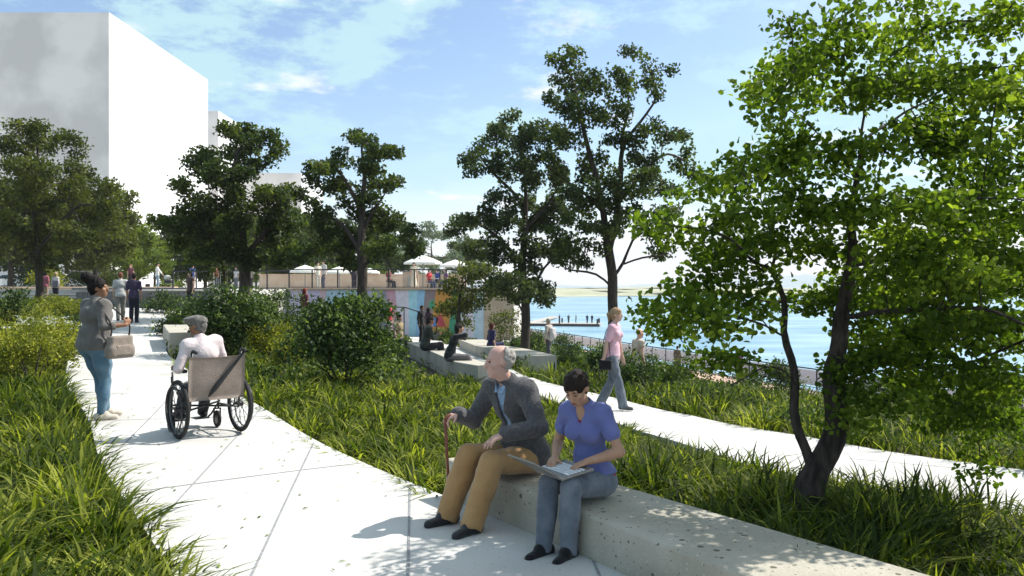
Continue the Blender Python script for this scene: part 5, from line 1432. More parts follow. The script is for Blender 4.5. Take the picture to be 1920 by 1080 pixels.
b=MB(); b.box((0,0,0),(.290,.225,.016),tilt,bev=.005); b.build('base',M['lap'],lp)
b=MB()
for i in range(5):
    for j in range(12): b.box(np.array(tilt@V3(-.122+j*.0222,-.055+i*.026+.0,.0105)),(.018,.021,.006),tilt,bev=.002)
b.build('keyboard',M['keys'],lp)
hinge=tilt@V3(0,-.112,.004)
lidn=tilt2
b=MB(); b.box(hinge+lidn@V3(0,-.105,0),(.290,.215,.009),lidn,bev=.004); b.build('lid',M['lap'],lp)
b=MB(); b.box(hinge+lidn@V3(0,-.105,.006),(.262,.185,.003),lidn); b.build('screen',M['screen'],lp)

# ---- woman with a bun and a shoulder bag
loc=(-4.90,9.42,z1(-4.90,9.42)+.05); fc=unit(V3(.58,.81,0)); L=tolocal(loc,fc)
bw=Fig(h=1.60,build=1.72,fem=True,wide=1.60,lean=-.03,curve=.07,head_yaw=-.84,head_pitch=-.04,head_fwd=.05,
  wr=L((-4.50,9.32,1.17)),wl=(.20,-.12,.86),er=(-.35,.55,-1),el=(.6,.6,-.5),ar=(-.085,-.02,.078),al=(.09,-.17,.078),toe_r=(-.6,-1,0),toe_l=(-.35,-1,0),kr=(-.2,-1,0),kl=(-.2,-1,0),
  hand_r=dict(dir=(.1,-.55,.75),palm=(.9,-.2,.2),curl=1.25,thumb=(0,0,1)))
gj=cloth((.115,.105,.098),.9,(.15,.14,.13),10,.4,40,key='gj')
o=person(loc,fc,'woman with dark bun in grey jacket and blue jeans standing on the left path',bw,SK_BROWN,
  [('jacket',bw.top(HV,th=.020,sleeve=1.40,hem=-.045,loose=.012),gj),('trousers',bw.trousers(-.004,th=.008),jean),
   ('shoe',bw.shoes(-1,bulk=1.1),cloth((.62,.55,.46),.8)),('shoe',bw.shoes(1,bulk=1.1),cloth((.62,.55,.46),.8))],hair='bun',hair_c=(.011,.007,.006),vox=.009)
W=toworld(loc,fc)
M['bag']=pmat('taupe canvas bag',(.26,.215,.18),(.20,.165,.14),14,.8,.3,60)
bc=V3(-.37,-.09,.93)
bg_=empty('shoulder_bag',W(bc),math.atan2(fc[0],-fc[1])+.15,'taupe shoulder bag hanging at the side of the woman with a bun','bag')
S=Sdf(); S.box((0,0,-.04),(.055,.155,.13),rd=.05,k=.03); S.box((0,0,-.12),(.068,.17,.075),rd=.05,k=.04); S.cut((0,0,.065),(0,0,1))
obj('bag_body',S.mesh('bag_body',.009,M['bag']),bg_)
S=Sdf(); S.box((-.062,.0,-.10),(.012,.10,.065),rd=.02,k=.02); obj('outer_pocket',S.mesh('outer_pocket',.008,M['bag']),bg_)
dark_leather=cloth((.03,.022,.02),.6)
b=MB()
shp_=bw.sh[-1]+V3(-.005,.0,.085)-bc
arch=[V3(0,.12,.06),V3(.02,.10,.20),(shp_+V3(.0,.045,-.06)),shp_+V3(.01,.0,.0),shp_+V3(-.02,-.075,-.07),V3(-.01,-.10,.22),V3(0,-.12,.06)]
b.tube(resample(np.array(arch),1),.010,6); b.build('strap',dark_leather,bg_,smooth=True)

# ---- man in the wheelchair
loc=(-3.22,8.50,z1(-3.2,8.5)+.05); fc=unit(V3(-.66,.75,0)); rzw=math.atan2(fc[0],-fc[1])
wc=empty('wheelchair',loc,rzw,'wheelchair with taupe back panel and black frame seen from behind','wheelchair')
M['tyre']=pmat('black rubber tyre',(.014,.014,.014),(.024,.024,.024),30,.75,.3); M['frame']=pmat('black frame tube',(.016,.015,.017),(.025,.024,.026),10,.35,spec=.5)
M['rim']=pmat('grey metal rim',(.20,.20,.21),(.14,.14,.15),10,.35,metal=.7); M['taupe']=pmat('taupe back fabric',(.25,.205,.175),(.21,.17,.145),9,.85,.35,70)
M['seat']=pmat('black seat vinyl',(.02,.02,.021),(.03,.03,.031),12,.6)
wr_=.305; xw=.325
for q in (1,-1):
    wh=None
    b=MB(); b.torus(wr_-.022,.022,n=44,k=10); wh=b.build('wheel',M['tyre'],wc,(q*xw,.02,wr_),smooth=True)
    b=MB(); b.torus(wr_-.048,.010,n=40,k=6); b.build('rim',M['rim'],wh,smooth=True)
    b=MB(); b.torus(wr_-.062,.008,(q*.045,0,0),n=40,k=6)
    for i in range(6):
        a=i*math.pi/3; b.tube([(0,math.cos(a)*(wr_-.05),math.sin(a)*(wr_-.05)),(q*.045,math.cos(a)*(wr_-.062),math.sin(a)*(wr_-.062))],.004,5)
    b.build('push_rim',M['frame'],wh,smooth=True)
    b=MB()
    for i in range(14):
        a=i*2*math.pi/14; b.tube([(.02 if i%2 else -.02,.02*math.cos(a+1.2),.02*math.sin(a+1.2)),(0,math.cos(a)*(wr_-.05),math.sin(a)*(wr_-.05))],.0035,4)
    b.build('spoke',M['frame'],wh)
    tag(wh.children[-1],kind='stuff')
    b=MB(); b.lathe([(.0,-.035),(.028,-.035),(.028,.035),(0,.035)],14,axis='x'); b.build('hub',M['frame'],wh)
    # caster
    ca=None
    b=MB(); b.torus(.075,.020,n=24,k=8); ca=b.build('caster',M['tyre'],wc,(q*.25,-.42,.095),smooth=True)
    b=MB(); b.lathe([(0,-.012),(.06,-.012),(.06,.012),(0,.012)],16,axis='x'); b.build('rim',M['frame'],ca)
    b=MB(); b.box((q*.035,0,.05),(.008,.03,.13)); b.box((-q*.035,0,.05),(.008,.03,.13)); b.box((0,0,.115),(.085,.03,.012)); b.build('fork',M['frame'],ca)
    # side frame
    b=MB()
    b.tube([(q*.255,.16,.30),(q*.255,.19,.60),(q*.255,.22,.90)],.013,8)
    b.tube([(q*.255,.16,.30),(q*.255,-.1,.28),(q*.255,-.40,.27)],.012,8); b.tube([(q*.255,.17,.47),(q*.255,-.36,.48)],.012,8)
    b.tube([(q*.255,-.40,.22),(q*.255,-.37,.48),(q*.255,-.36,.66)],.012,8); b.tube([(q*.255,.02,wr_),(q*xw,.02,wr_)],.012,8)
    b.build('side_frame',M['frame'],wc,smooth=True)
    b=MB(); b.box((q*.265,-.13,.695),(.055,.36,.035),bev=.012); b.build('armrest',M['seat'],wc)
    b=MB(); b.tube([(q*.255,.21,.88),(q*.255,.225,.905),(q*.255,.25,.915),(q*.255,.34,.905)],[.013,.015,.018,.018],8); b.build('push_handle',M['seat'],wc,smooth=True)
    b=MB(); b.tube([(q*.25,-.40,.27),(q*.22,-.52,.14),(q*.2,-.55,.11)],.011,7); b.box((q*.12,-.58,.10),(.16,.15,.012),bev=.004); b.build('footrest',M['frame'],wc)
    b=MB(); b.tube([(q*.275,-.22,.50),(q*.305,-.24,.56),(q*.31,-.23,.62)],.009,6); b.build('brake_lever',M['frame'],wc,smooth=True)
b=MB(); b.tube([(-.255,.14,.30),(.255,-.36,.30)],.011,7); b.tube([(.255,.14,.30),(-.255,-.36,.30)],.011,7); b.tube([(-.25,.165,.40),(.25,.165,.40)],.010,7); b.build('cross_brace',M['frame'],wc,smooth=True)
b=MB(); b.box((0,-.10,.435),(.47,.46,.045),bev=.018); b.build('seat',M['seat'],wc)
Rb=np.array(Matrix.Rotation(R(-5.5),3,'X'))
nx_,nz_=15,11; V=[];
for j in range(nz_):
    for i in range(nx_):
        u=i/(nx_-1)*2-1; v=j/(nz_-1)
        V.append((u*.292,.205+.03*(1-u*u)*math.sin(math.pi*min(1,v+.25))+v*.05+.004*math.sin(u*7+v*5),.40+v*.46-.018*(1-u*u)*(v>.9)))
V=np.array(V); Vb=V-np.array([0,.018,0]); id_=np.arange(nx_*nz_).reshape(nz_,nx_)
F1=np.stack([id_[:-1,:-1],id_[:-1,1:],id_[1:,1:],id_[1:,:-1]],-1).reshape(-1,4); F2=F1[:,::-1]+nx_*nz_
ed=np.concatenate([id_[0,:],id_[1:,-1],id_[-1,-2::-1],id_[-2:0:-1,0]]); e2=np.roll(ed,-1)
F3=np.stack([e2,ed,ed+nx_*nz_,e2+nx_*nz_],1)
obj('back_panel',np_mesh('back_panel',np.concatenate([V,Vb]),np.concatenate([F1[:,::-1],F2[:,::-1],F3]),[M['taupe']],smooth=True),wc)
# wide dark strap running diagonally over the panel, from the right handle to the lower left
A=V3(-.262,.305,.895); B_=V3(.105,.272,.445); d_=unit(B_-A); nn_=unit(np.cross(d_,V3(0,1,0)))
b=MB(); Rm=np.stack([d_,V3(0,1,0)-d_*d_[1],nn_],1); Rm[:,1]=unit(Rm[:,1]); Rm[:,2]=np.cross(Rm[:,0],Rm[:,1])
b.tube([A,A+(B_-A)*.25,A+(B_-A)*.6,A+(B_-A)*.82,B_],[.013,.016,.022,.026,.010],8); b.build('strap',M['seat'],wc,smooth=True)

wmn=Fig(h=1.50,build=1.12,hip_z=.545,pel=(.035,.05),lean=-.02,curve=.16,side=.12,head_yaw=.62,head_pitch=.12,head_fwd=.10,
  wr=(-.20,-.20,.70),wl=(.262,-.16,.745),er=(-.35,.5,-1),el=(.45,.5,-.8),ar=(-.13,-.52,.19),al=(.12,-.52,.19),kr=(0,-.3,1),kl=(0,-.3,1),
  hand_r=dict(dir=(0,-1,-.1),palm=(0,0,-1),curl=.5),hand_l=dict(dir=(0,-1,-.1),palm=(0,0,-1),curl=.5))
pks=cloth((.60,.50,.51),.85,(.68,.60,.60),9,.35,35,key='pks')
capm=cloth((.09,.083,.076),.95,(.20,.19,.175),28,.6,60,key='cap')
person(loc,fc,'man in grey flat cap and pale pink shirt sitting in the wheelchair',wmn,SK_BROWN,
  [('shirt',wmn.top(HV,th=.020,sleeve=1.85,hem=-.03,loose=.035),pks),('trousers',wmn.trousers(.01,th=.012),cloth((.03,.03,.035))),('shoe',wmn.shoes(-1),black),('shoe',wmn.shoes(1),black),('cap',wmn.cap('flat'),capm)],
  hair='crop',hair_c=(.20,.19,.18),vox=.009)

# ---- woman in pink walking
loc=(1.77,14.0,z1(1.77,14.0)+.052); fc=unit(V3(.90,-.42,0)); L=tolocal(loc,fc)
pw=Fig(h=1.72,build=.98,fem=True,lean=.03,curve=.02,head_yaw=-.0,head_pitch=.05,
  wr=(-.26,.10,.86),wl=(.24,-.10,.86),er=(-.5,1,-.2),el=(.5,1,-.2),ar=(-.06,-.20,.085),al=(.07,.24,.125),toe_l=(.05,-1,0),foot_pitch_l=.35)
pnk=cloth((.62,.36,.44),.85,(.70,.45,.52),7,.35,30,key='pnk')
person(loc,fc,'blonde woman in pink t-shirt and flared jeans walking along the second path',pw,SK_LIGHT,
  [('shirt',pw.top(.01,th=.012,sleeve=.75,hem=-.07,loose=.008),pnk),('trousers',pw.trousers(.030,th=.010),jean2),('shoe',pw.shoes(-1),cloth((.10,.10,.10))),('shoe',pw.shoes(1),cloth((.10,.10,.10)))],
  hair='pony',hair_c=(.46,.30,.17),vox=.010)
W=toworld(loc,fc)
hb=empty('handbag',W((-.245,.06,.86)),math.atan2(fc[0],-fc[1]),'small dark handbag at the hip of the woman in pink','handbag')
S=Sdf(); S.box((0,0,-.06),(.035,.12,.09),rd=.03,k=.02); obj('bag_body',S.mesh('bag_body',.012,black),hb)
b=MB(); b.tube(resample(np.array([(0,.09,.02),(.02,.05,.3),(.1,0,.56),(.02,-.06,.3),(0,-.09,.02)],float),1),.007,5); b.build('strap',black,hb)
# ================================================================== people farther off
def std(h=1.75,**k): return Fig(h=h,**k)
def far(px,Y,z,facing,label,h=1.74,top=(.3,.3,.3),bot=(.05,.05,.06),skinc=SK_LIGHT,hair='crop',hair_c=(.02,.015,.012),fem=False,sleeve=.6,skirt=False,walk=0.0,vox=None,build=1.0,group=None,shoe=(.04,.04,.045),extra=None,x=None,hem=-.06,**kw):
    xx=pp(px,Y) if x is None else x
    if z is None: z=z1(xx,Y)+.05
    s=h/1.75
    args=dict(h=h,fem=fem,build=build,ar=(-.08,-walk,.085*s),al=(.08,walk,.085*s)); args.update(kw)
    f=Fig(**args)
    v=vox or min(.034,max(.012,Y*.00055))
    S=f.top(v,th=.018,sleeve=sleeve,hem=hem,loose=.012)
    T=f.trousers(.008,th=.014)
    if skirt:
        T=Sdf(); T.cone(f.P+V3(0,0,.08*s),f.P+V3(0,0,-.62*s),.14*s,.24*s,k=.05)
    wear=[('shirt',S,cloth(top)),('skirt' if skirt else 'trousers',T,cloth(bot))]
    if Y<40: wear+= [('shoe',f.shoes(1),cloth(shoe)),('shoe',f.shoes(-1),cloth(shoe))]
    o=person((xx,Y,z),unit(V3(*facing,0)),label,f,skinc,wear,hair=hair,hair_c=hair_c,vox=v,group=group,face=Y<30)
    return o,f
def seated(px,Y,seat,facing,label,h=1.7,legs=.46,drop=.45,**kw):
    s=h/1.75
    args=dict(hip_z=seat+.10*s,ar=(-.1,-legs,.085*s+seat-drop),al=(.09,-legs-.03,.085*s+seat-drop),kr=(0,-.3,1),kl=(0,-.3,1)); args.update(kw)
    return far(px,Y,0.0,facing,label,h=h,**args)
BACK=(-.5,.86)
# couple on the left path
far(226,29.5,None,(-.45,.9),'man in light grey shirt seen from behind beside the man in navy',h=1.72,top=(.50,.50,.49),bot=(.22,.21,.18),hair_c=(.25,.10,.06),sleeve=.7,walk=.12,build=1.1)
far(251,29,None,(-.2,.98),'man in navy purple shirt and dark trousers seen from behind on the left path',h=1.74,top=(.055,.04,.085),bot=(.012,.013,.025),sleeve=.8,skinc=SK_TAN,build=1.12,walk=.05)
# pair under the olive tree
far(84,45,None,(-.1,1),'person in rose top and tan trousers standing by the left tree trunk',top=(.36,.12,.16),bot=(.50,.38,.26),hair='bob',fem=True,sleeve=.9)
o,f=far(104,44.6,None,(.1,1),'blonde woman in white seen from behind with a grey bag at left',top=(.62,.58,.56),bot=(.03,.03,.045),hair='long',hair_c=(.5,.36,.2),fem=True,sleeve=1.2,h=1.68)
S=Sdf(); S.box((0,0,0),(.17,.05,.2),rd=.05); t=obj('backpack',S.mesh('backpack',.025,cloth((.22,.21,.26))),None,(pp(104,44.42),44.42,z1(pp(104,44.4),44.4)+1.15)); tag(t,'grey bag on the back of the blonde woman in white','bag')
# upper plaza
far(245,58,1.5,(.2,-1),'person in dark red dress coming forward on the upper plaza',top=(.10,.03,.045),bot=(.03,.02,.03),fem=True,skirt=True,hair='long',hair_c=(.35,.2,.12),sleeve=.3)
far(295,58,1.5,(.9,.3),'tall person in white shirt and light jeans beside the stroller',h=1.85,top=(.75,.74,.72),bot=(.25,.33,.42),sleeve=1.6,wr=(-.15,-.38,1.05),wl=(.15,-.38,1.05))
far(361,58,1.5,(.3,1),'person in blue shirt on the upper plaza near the twin trunks',top=(.08,.13,.36),bot=(.25,.2,.15))
far(357,34.6,None,(-.5,-.8),'person in dark clothes with pale sleeves at the right end of the stone wall',top=(.10,.06,.06),bot=(.02,.02,.025),fem=True,hair='long',sleeve=.2,h=1.7)
far(406,60,1.5,(.7,-.6),'person in brown top partly behind the twin trunks',top=(.30,.10,.06),bot=(.06,.07,.09),fem=True,hair='bob')
far(443,64,1.5,(-.4,-.9),'person in white top between the twin trunks and the railing',top=(.7,.68,.66),bot=(.2,.2,.22))
far(470,66,1.5,(.5,-.8),'person in cream shirt just right of the twin trunks',top=(.62,.55,.45),bot=(.12,.1,.09))
far(596,50,1.5,(.6,-.7),'person in cream standing behind the railing under the first parasol',top=(.66,.6,.5),bot=(.45,.4,.34),h=1.68)
far(607,50.5,1.5,(-.6,-.7),'person in pale grey facing the one in cream behind the railing',top=(.5,.5,.5),bot=(.12,.12,.14),h=1.78)
far(664,49.5,1.5,(.3,-.9),'person in dark coat at the railing close to the upright trunk',top=(.05,.04,.05),bot=(.03,.03,.04),sleeve=1.8)
seated(729,52,.46,(.8,-.5),'dark clothed person seated on the terrace right of the upright tree',top=(.16,.05,.05),bot=(.04,.04,.05)); PEOPLE[-1].location.z=1.5
seated(805,54,.46,(.7,-.7),'person in red seated under the largest parasol',top=(.5,.05,.06),bot=(.05,.06,.1),hair='bob',fem=True); PEOPLE[-1].location.z=1.5
seated(820,54.5,.46,(-.7,-.7),'person in blue seated under the largest parasol',top=(.05,.08,.30),bot=(.04,.04,.05)); PEOPLE[-1].location.z=1.5
seated(836,55,.46,(-.6,-.4),'person in purple seated at the right end of the terrace',top=(.18,.06,.22),bot=(.05,.05,.08),hair='long',fem=True); PEOPLE[-1].location.z=1.5
far(776,53,1.5,(.1,-1),'person in cream dress standing beside the tan kiosk',top=(.62,.52,.40),bot=(.60,.50,.38),fem=True,skirt=True,hair='bob')
# below the mural
far(571,34,None,(.5,.8),'red-haired person walking past the lavender end of the mural',top=(.20,.06,.07),bot=(.5,.5,.52),hair='long',hair_c=(.25,.05,.03),fem=True,h=1.68)
far(731,37,None,(.9,-.3),'woman in bright red top in front of the pink mural stripe',top=(.62,.04,.09),bot=(.55,.45,.42),fem=True,hair='crop',sleeve=.5,walk=.15,h=1.66)
far(790,39.5,None,(.8,-.5),'man in black coat standing before the brown mural stripe',top=(.014,.013,.016),bot=(.010,.010,.012),sleeve=1.85,hem=-.28,skinc=SK_BROWN,h=1.76)
far(803,41.5,None,(.3,.9),'person in dark purple just behind the man in black coat',top=(.07,.03,.06),bot=(.03,.02,.03),sleeve=1.8,h=1.68,fem=True,hair='long')
seated(748,27.5,.40,(.85,-.4),'person in dark trousers with legs stretched out beside the largest shrub',top=(.36,.28,.16),bot=(.02,.02,.024),legs=.72,h=1.66); PEOPLE[-1].location.z=z1(pp(748,27.5),27.5)+.02
# on the seat wall: two in dark jackets
def on_bench(x,Y,top_off,facing,label,**kw):
    o,f=seated(0,Y,top_off,facing,label,x=x,drop=top_off,**kw); o.location.z=z1(x,Y)+.05; return o,f
zb=.36
on_bench(-2.42,22.4,zb,(.93,.30),'man in dark green jacket with cropped hair seated farther along the second bench',top=(.035,.042,.034),bot=(.02,.02,.022),sleeve=1.85,lean=.12,curve=.12,wr=(-.1,-.36,.80),wl=(.12,-.34,.80),skinc=SK_BROWN,h=1.74,vox=.012)
on_bench(-1.50,19.4,zb,(.95,.05),'person in black jacket and grey trousers raising hands on the second bench',top=(.018,.022,.024),bot=(.14,.13,.135),sleeve=1.8,lean=.24,curve=.2,wr=(-.08,-.40,.98),wl=(.12,-.38,.95),skinc=SK_TAN,hair='bob',h=1.70,legs=.60,vox=.012,shoe=(.08,.06,.06))
on_bench(-.75,29.3,.36,(.8,.5),'woman with long red hair in dark blue dress on the broad bench',top=(.022,.022,.085),bot=(.02,.02,.08),fem=True,hair='long',hair_c=(.10,.02,.015),sleeve=1.0,h=1.66,skirt=False)
# right side
o,f=far(1029,34,z1(pp(1029,34),34)+.05,(-.75,.55),'person in pale jacket and cap with a white backpack on the third path',top=(.52,.45,.40),bot=(.06,.06,.075),sleeve=1.8,h=1.74,walk=.12,hair_c=(.5,.45,.38),hem=-.12)
xx=pp(1029,34); fcb=unit(V3(-.75,.55,0)); 
bp=empty('backpack',(xx-fcb[0]*.20,34-fcb[1]*.20,z1(xx,34)+1.22),math.atan2(fcb[0],-fcb[1]),'white backpack worn by the person in the pale jacket','backpack')
S=Sdf(); S.box((0,0,0),(.16,.085,.24),rd=.06,k=.03); obj('bag_body',S.mesh('bag_body',.018,cloth((.66,.62,.62))),bp)
S=Sdf(); S.box((0,.09,-.08),(.12,.035,.10),rd=.03,k=.02); obj('front_pocket',S.mesh('front_pocket',.018,cloth((.55,.5,.5))),bp)
far(1197,19.5,None,(.8,.3),'bald man with bare shoulders walking down the slope past the dark shrub',top=(.62,.48,.38),bot=(.3,.28,.25),skinc=(.62,.36,.26),hair=None,sleeve=.2,h=1.72)
PEOPLE[-1].location.z=CAMZ-(622-540)/FPX*19.5-1.70
far(1270,53,-4.03,(.6,.8),'person in brown clothes leaning at the waterfront fence',top=(.16,.13,.08),bot=(.10,.09,.06),sleeve=1.6)
far(1386,50,-4.03,(.5,.86),'person in mauve shirt looking over the waterfront fence',top=(.22,.12,.18),bot=(.10,.06,.08),skinc=SK_BROWN)

# ================================================================== dock with figures
M['wood']=pmat('weathered dock wood',(.46,.43,.39),(.36,.33,.30),3,.85,.2)
dk=empty('dock',(0,0,-6),0,'long low floating dock lying out on the blue water','dock')
A=V3(1.5,160,0);Bk=V3(17.2,157,0)
def dpt(t,w): 
    d=unit(Bk-A); n=V3(-d[1],d[0],0); return A+(Bk-A)*t+n*w
b=MB(); b.prism([dpt(0,0)[:2],dpt(1,0)[:2],dpt(1,5)[:2],dpt(0,5)[:2]],.15,.55); b.build('deck',M['wood'],dk)
b=MB(); b.prism([dpt(.0,-.15)[:2],dpt(1,-.15)[:2],dpt(1,.0)[:2],dpt(0,0)[:2]],-.2,.50); b.build('fascia',M['rail'],dk)
b=MB(); b.prism([dpt(.02,5)[:2],dpt(.14,5)[:2],dpt(.14,42)[:2],dpt(.02,42)[:2]],.2,.5); b.build('gangway',M['wood'],dk)
for t,w in ((.05,.4),(.5,.4),(.97,.4),(.97,4.6),(.5,4.6)):
    p=dpt(t,w); b=MB(); b.tube([(p[0],p[1],-2),(p[0],p[1],1.5)],.17,8); b.build('pile',M['rail'],dk)
for i,(px,lab,tp) in enumerate([(1049,'figure in dark clothes at the left end of the dock',(.03,.03,.04)),(1066,'figure in grey second from the left on the dock',(.10,.10,.12)),(1080,'figure in brown in the middle of the dock',(.12,.07,.05)),(1101,'figure in navy near the right end of the dock',(.03,.05,.12)),(1110,'figure in black at the right end of the dock',(.02,.02,.02))]):
    far(px,159.5,-5.45,(rng.normal(),rng.normal()),lab,top=tp,bot=(.03,.03,.035),vox=.06,sleeve=1.5)

# ================================================================== parasols, kiosk, tables, stroller, cars
M['canvas']=pmat('off white canvas',(.78,.77,.72),(.70,.69,.65),2,.85); M['pole']=pmat('grey parasol pole',(.25,.25,.25),(.2,.2,.2),5,.4,metal=.6)
def parasol(x,y,z,r,h,label):
    root=empty('parasol',(x,y,z),rng.uniform(0,1),label,'parasol','white parasols on the terrace')
    b=MB(); n=8; V=[(0,0,h)]
    for k,(q,dz) in enumerate(((.5,-.26),(1,-.62))):
        for i in range(n): a=i*2*math.pi/n; V.append((r*q*math.cos(a),r*q*math.sin(a),h+dz*r/1.6))
    for i in range(n): a=i*2*math.pi/n; V.append((r*math.cos(a),r*math.sin(a),h-.62*r/1.6-.12))
    F=[[0,1+i,1+(i+1)%n] for i in range(n)]+[[1+i,1+n+i,1+n+(i+1)%n,1+(i+1)%n] for i in range(n)]+[[1+n+i,1+2*n+i,1+2*n+(i+1)%n,1+n+(i+1)%n] for i in range(n)]
    b.add(V,F); b.build('canopy',M['canvas'],root)
    b=MB(); b.tube([(0,0,0),(0,0,h+.06)],.035,8); b.build('pole',M['pole'],root)
    b=MB(); b.box((0,0,.05),(.6,.6,.1),bev=.03); b.build('base',M['stone'],root)
    b=MB()
    for i in range(n): a=i*2*math.pi/n; b.tube([(0,0,h-.75*r/1.6),(r*.55*math.cos(a),r*.55*math.sin(a),h-.33*r/1.6)],.015,4)
    b.build('rib',M['pole'],root); tag(root.children[-1],kind='stuff')
for px,Y,r,h,lab in [(572,56,1.25,1.62,'white parasol at the left end of the terrace'),(637,57,1.15,1.55,'white parasol just left of the upright tree trunk'),(693,62,.9,1.55,'small white parasol peeking right of the upright trunk'),
    (793,56,1.5,2.3,'largest white parasol above the terrace right part'),(853,62,1.3,2.2,'white parasol right of the largest one')]:
    parasol(pp(px,Y),Y,1.5,r*.9,h+.1,lab)
kb=empty('kiosk',(pp(770,57),57,1.5),.1,'small tan box kiosk under the largest parasol','kiosk')
b=MB(); b.box((0,0,.62),(1.1,.9,1.24),bev=.02); b.build('body',M['tan'],kb); b=MB(); b.box((0,0,1.28),(1.3,1.1,.06),bev=.01); b.build('top',M['stone'],kb); b=MB(); b.box((.1,-.46,.6),(.6,.02,.8)); b.build('door',M['wood'],kb)
for px,Y,lab in [(812,54.2,'small round cafe table between the seated people in red and blue'),(735,51.6,'small round cafe table beside the seated person in dark')]:
    t=empty('cafe_table',(pp(px,Y),Y,1.5),0,lab,'table'); b=MB(); b.lathe([(0,.72),(.38,.72),(.38,.75),(0,.75)],16); b.build('table_top',M['wood'],t); b=MB(); b.tube([(0,0,.03),(0,0,.72)],.03,6); b.lathe([(0,.0),(.25,.0),(.25,.03),(0,.03)],12); b.build('leg',M['rail'],t)
for k,o in enumerate(list(PEOPLE)):
    if 'seated' in o['label'] and o.location.z==1.5:
        t=empty('stool',(o.location.x,o.location.y+.02,1.5),0,'low dark stool under the '+o['label'].split(' seated')[0]+' on the terrace','stool')
        b=MB(); b.lathe([(0,.40),(.2,.40),(.2,.455),(0,.455)],14); b.build('seat',M['wood'],t); b=MB()
        for i in range(4): a=i*math.pi/2+.7; b.tube([(.12*math.cos(a),.12*math.sin(a),.4),(.18*math.cos(a),.18*math.sin(a),0)],.015,5)
        b.build('leg_frame',M['rail'],t)
# stroller
st=empty('stroller',(pp(317,57.5),57.5,1.5),R(70),'dark stroller with pale hood pushed by the person in white','stroller')
S=Sdf(); S.box((0,0,.55),(.2,.32,.13),rd=.08,k=.05); obj('body',S.mesh('body',.03,cloth((.03,.03,.035))),st)
S=Sdf(); S.ell((0,.15,.82),(.24,.28,.22),k=.03); S.cut((0,.1,.78),(0,-.7,-.7)); obj('hood',S.mesh('hood',.03,cloth((.42,.46,.42))),st)
for q in (1,-1):
    for y_,r_ in ((.3,.16),(-.35,.12)):
        b=MB(); b.torus(r_-.03,.03,n=20,k=6); b.lathe([(0,-.01),(r_-.05,-.01),(r_-.05,.01),(0,.01)],14,axis='x'); b.build('wheel',M['tyre'],st,(q*.26,y_,r_))
b=MB(); b.tube([(-.24,.3,.16),(-.24,-.1,.45),(-.24,.55,1.02),(.24,.55,1.02),(.24,-.1,.45),(.24,.3,.16)],.018,6); b.build('frame',M['frame'],st)
S=Sdf(); S.box((0,0,.2),(.16,.12,.2),rd=.07,k=.03); t=obj('bag',S.mesh('bag',.03,cloth((.04,.035,.03))),None,(pp(277,57),57,1.5)); tag(t,'small dark bag standing on the upper plaza left of the person in white','bag')
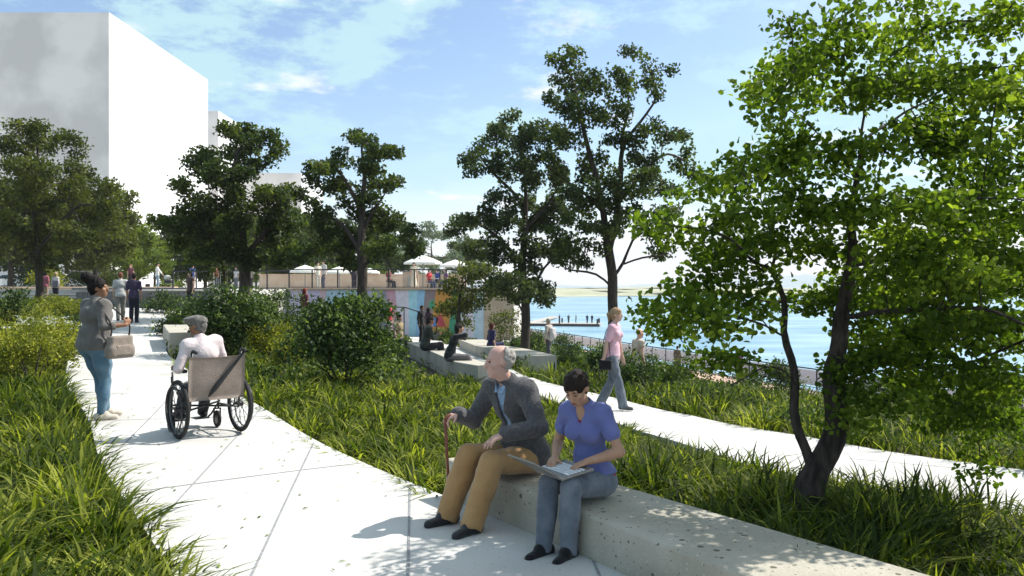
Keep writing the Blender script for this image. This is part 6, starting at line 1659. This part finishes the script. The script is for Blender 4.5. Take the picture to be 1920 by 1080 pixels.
# cars
M['glass']=pmat('car glass',(.03,.04,.05),(.04,.05,.06),5,.08,spec=.8); M['lamp']=pmat('lamp lens',(.6,.6,.6),(.5,.5,.5),5,.15,spec=.8); M['tail']=pmat('tail lamp',(.4,.02,.02),(.3,.01,.01),5,.2)
def car(paint,label,suv=0):
    root=empty('parked_car',(0,0,0),0,label,'car','cars parked beyond the left planting')
    hgt=1.42+.28*suv
    prof=[(-2.2,.35),(-2.22,.72),(-2.05,.92),(-1.3,.98),(-.55,hgt-.02),(.7,hgt),(1.55,1.02 if not suv else hgt-.15),(2.12,.95 if not suv else 1.0),(2.2,.6),(2.15,.32)]
    bm_=MB(); n=len(prof); V=[]
    for yw,ins in ((-.86,.10),(-.9,0),(.9,0),(.86,.10)):
        for (x,z) in prof:
            nar=.16*max(0,(z-.95)/.5); V.append((x*(1-ins*.02),(abs(yw)-nar)*math.copysign(1,yw),z))
    F=[]
    for r in (0,1,2):
        for i in range(n): F.append([r*n+i,r*n+(i+1)%n,(r+1)*n+(i+1)%n,(r+1)*n+i])
    F.append(list(range(n))); F.append([3*n+i for i in range(n)][::-1])
    bm_.add(V,F); body=bm_.build('body',paint,root)
    for q in (1,-1):
        b=MB(); z0,z1_=.98,hgt-.10
        y=lambda z: q*(.905-.16*max(0,(z-.95)/.5))
        b.add([(-1.15,y(z0),z0),(-.55,y(z1_),z1_),(.65,y(z1_),z1_),(1.35 if not suv else 1.75,y(z0),z0)]+[(-1.15,y(z0)-q*.05,z0),(-.55,y(z1_)-q*.05,z1_),(.65,y(z1_)-q*.05,z1_),(1.35 if not suv else 1.75,y(z0)-q*.05,z0)],[[0,1,2,3],[7,6,5,4],[0,4,5,1],[1,5,6,2],[2,6,7,3],[3,7,4,0]]); b.build('side_window',M['glass'],root)
        for x in (-1.38,1.35):
            b=MB(); b.torus(.24,.09,n=24,k=8,axis='z'); wl_=b.build('wheel',M['tyre'],root,(x,q*.82,.33),smooth=True); wl_.rotation_euler=(R(90),0,0)
            b=MB(); b.lathe([(0,-.06),(.19,-.06),(.21,.06),(0,.06)],16); b.build('rim',M['rim'],wl_)
        b=MB(); b.box((-2.17,q*.62,.76),(.1,.34,.14),bev=.02); b.build('headlight',M['lamp'],root)
        b=MB(); b.box((2.15,q*.66,.82),(.1,.26,.16),bev=.02); b.build('tail_light',M['tail'],root)
    for nm,(x0,zz0,x1,zz1) in dict(windscreen=(-1.27,1.0,-.60,hgt-.05),rear_window=(1.48 if not suv else 1.6,1.06,.78 if not suv else 1.5,hgt-.06)).items():
        b=MB(); d=.02 if x0>0 else -.02; b.add([(x0+d,-.72,zz0),(x0+d,.72,zz0),(x1+d,.62,zz1),(x1+d,-.62,zz1),(x0,-.72,zz0-.03),(x0,.72,zz0-.03),(x1,.62,zz1-.03),(x1,-.62,zz1-.03)],[[0,1,2,3],[7,6,5,4],[0,4,5,1],[1,5,6,2],[2,6,7,3],[3,7,4,0]]); b.build(nm,M['glass'],root)
    return root
pw_=pmat('white car paint',(.78,.78,.78),(.74,.74,.75),1,.25,spec=.6); ps_=pmat('silver car paint',(.50,.51,.53),(.46,.47,.49),1,.25,metal=.4,spec=.6)
c1=car(pw_,'white sedan parked at the far left behind the trunk'); c2=car(ps_,'silver car with taller roof parked second from left',1)
cars=[(c1,62,74,.08),(None,112,75,.05),(c2,152,75,.1),(None,205,77,.04),(None,25,76,.0)]
labs={1:'white car parked between the pair and the silver car',3:'white car parked behind the olive tree right of the silver car',4:'white car cut by the left picture edge'}
for i,(c,px,Y,a) in enumerate(cars):
    if c is None: c=copy_tree(c1); c['label']=labs[i]
    c.location=(pp(px,Y),Y,1.5); c.rotation_euler=(0,0,a)
# ================================================================== the air: far hills and trees pale with distance
hzb=MB(); hzb.prism([(-1100,-90),(2750,-90),(2750,2700),(-1100,2700)],-13,75)
m=bpy.data.materials.new('haze'); m.use_nodes=True; nt=m.node_tree
nt.nodes.remove(nt.nodes['Principled BSDF'])
pv=_n(nt,'ShaderNodeVolumePrincipled'); pv.inputs['Density'].default_value=.00026; pv.inputs['Color'].default_value=(.92,.95,1,1); pv.inputs['Anisotropy'].default_value=.2
nt.links.new(pv.outputs[0],nt.nodes['Material Output'].inputs['Volume'])
hzo=hzb.build('haze',m); tag(hzo,kind='stuff')
scene.cycles.volume_bounces=0
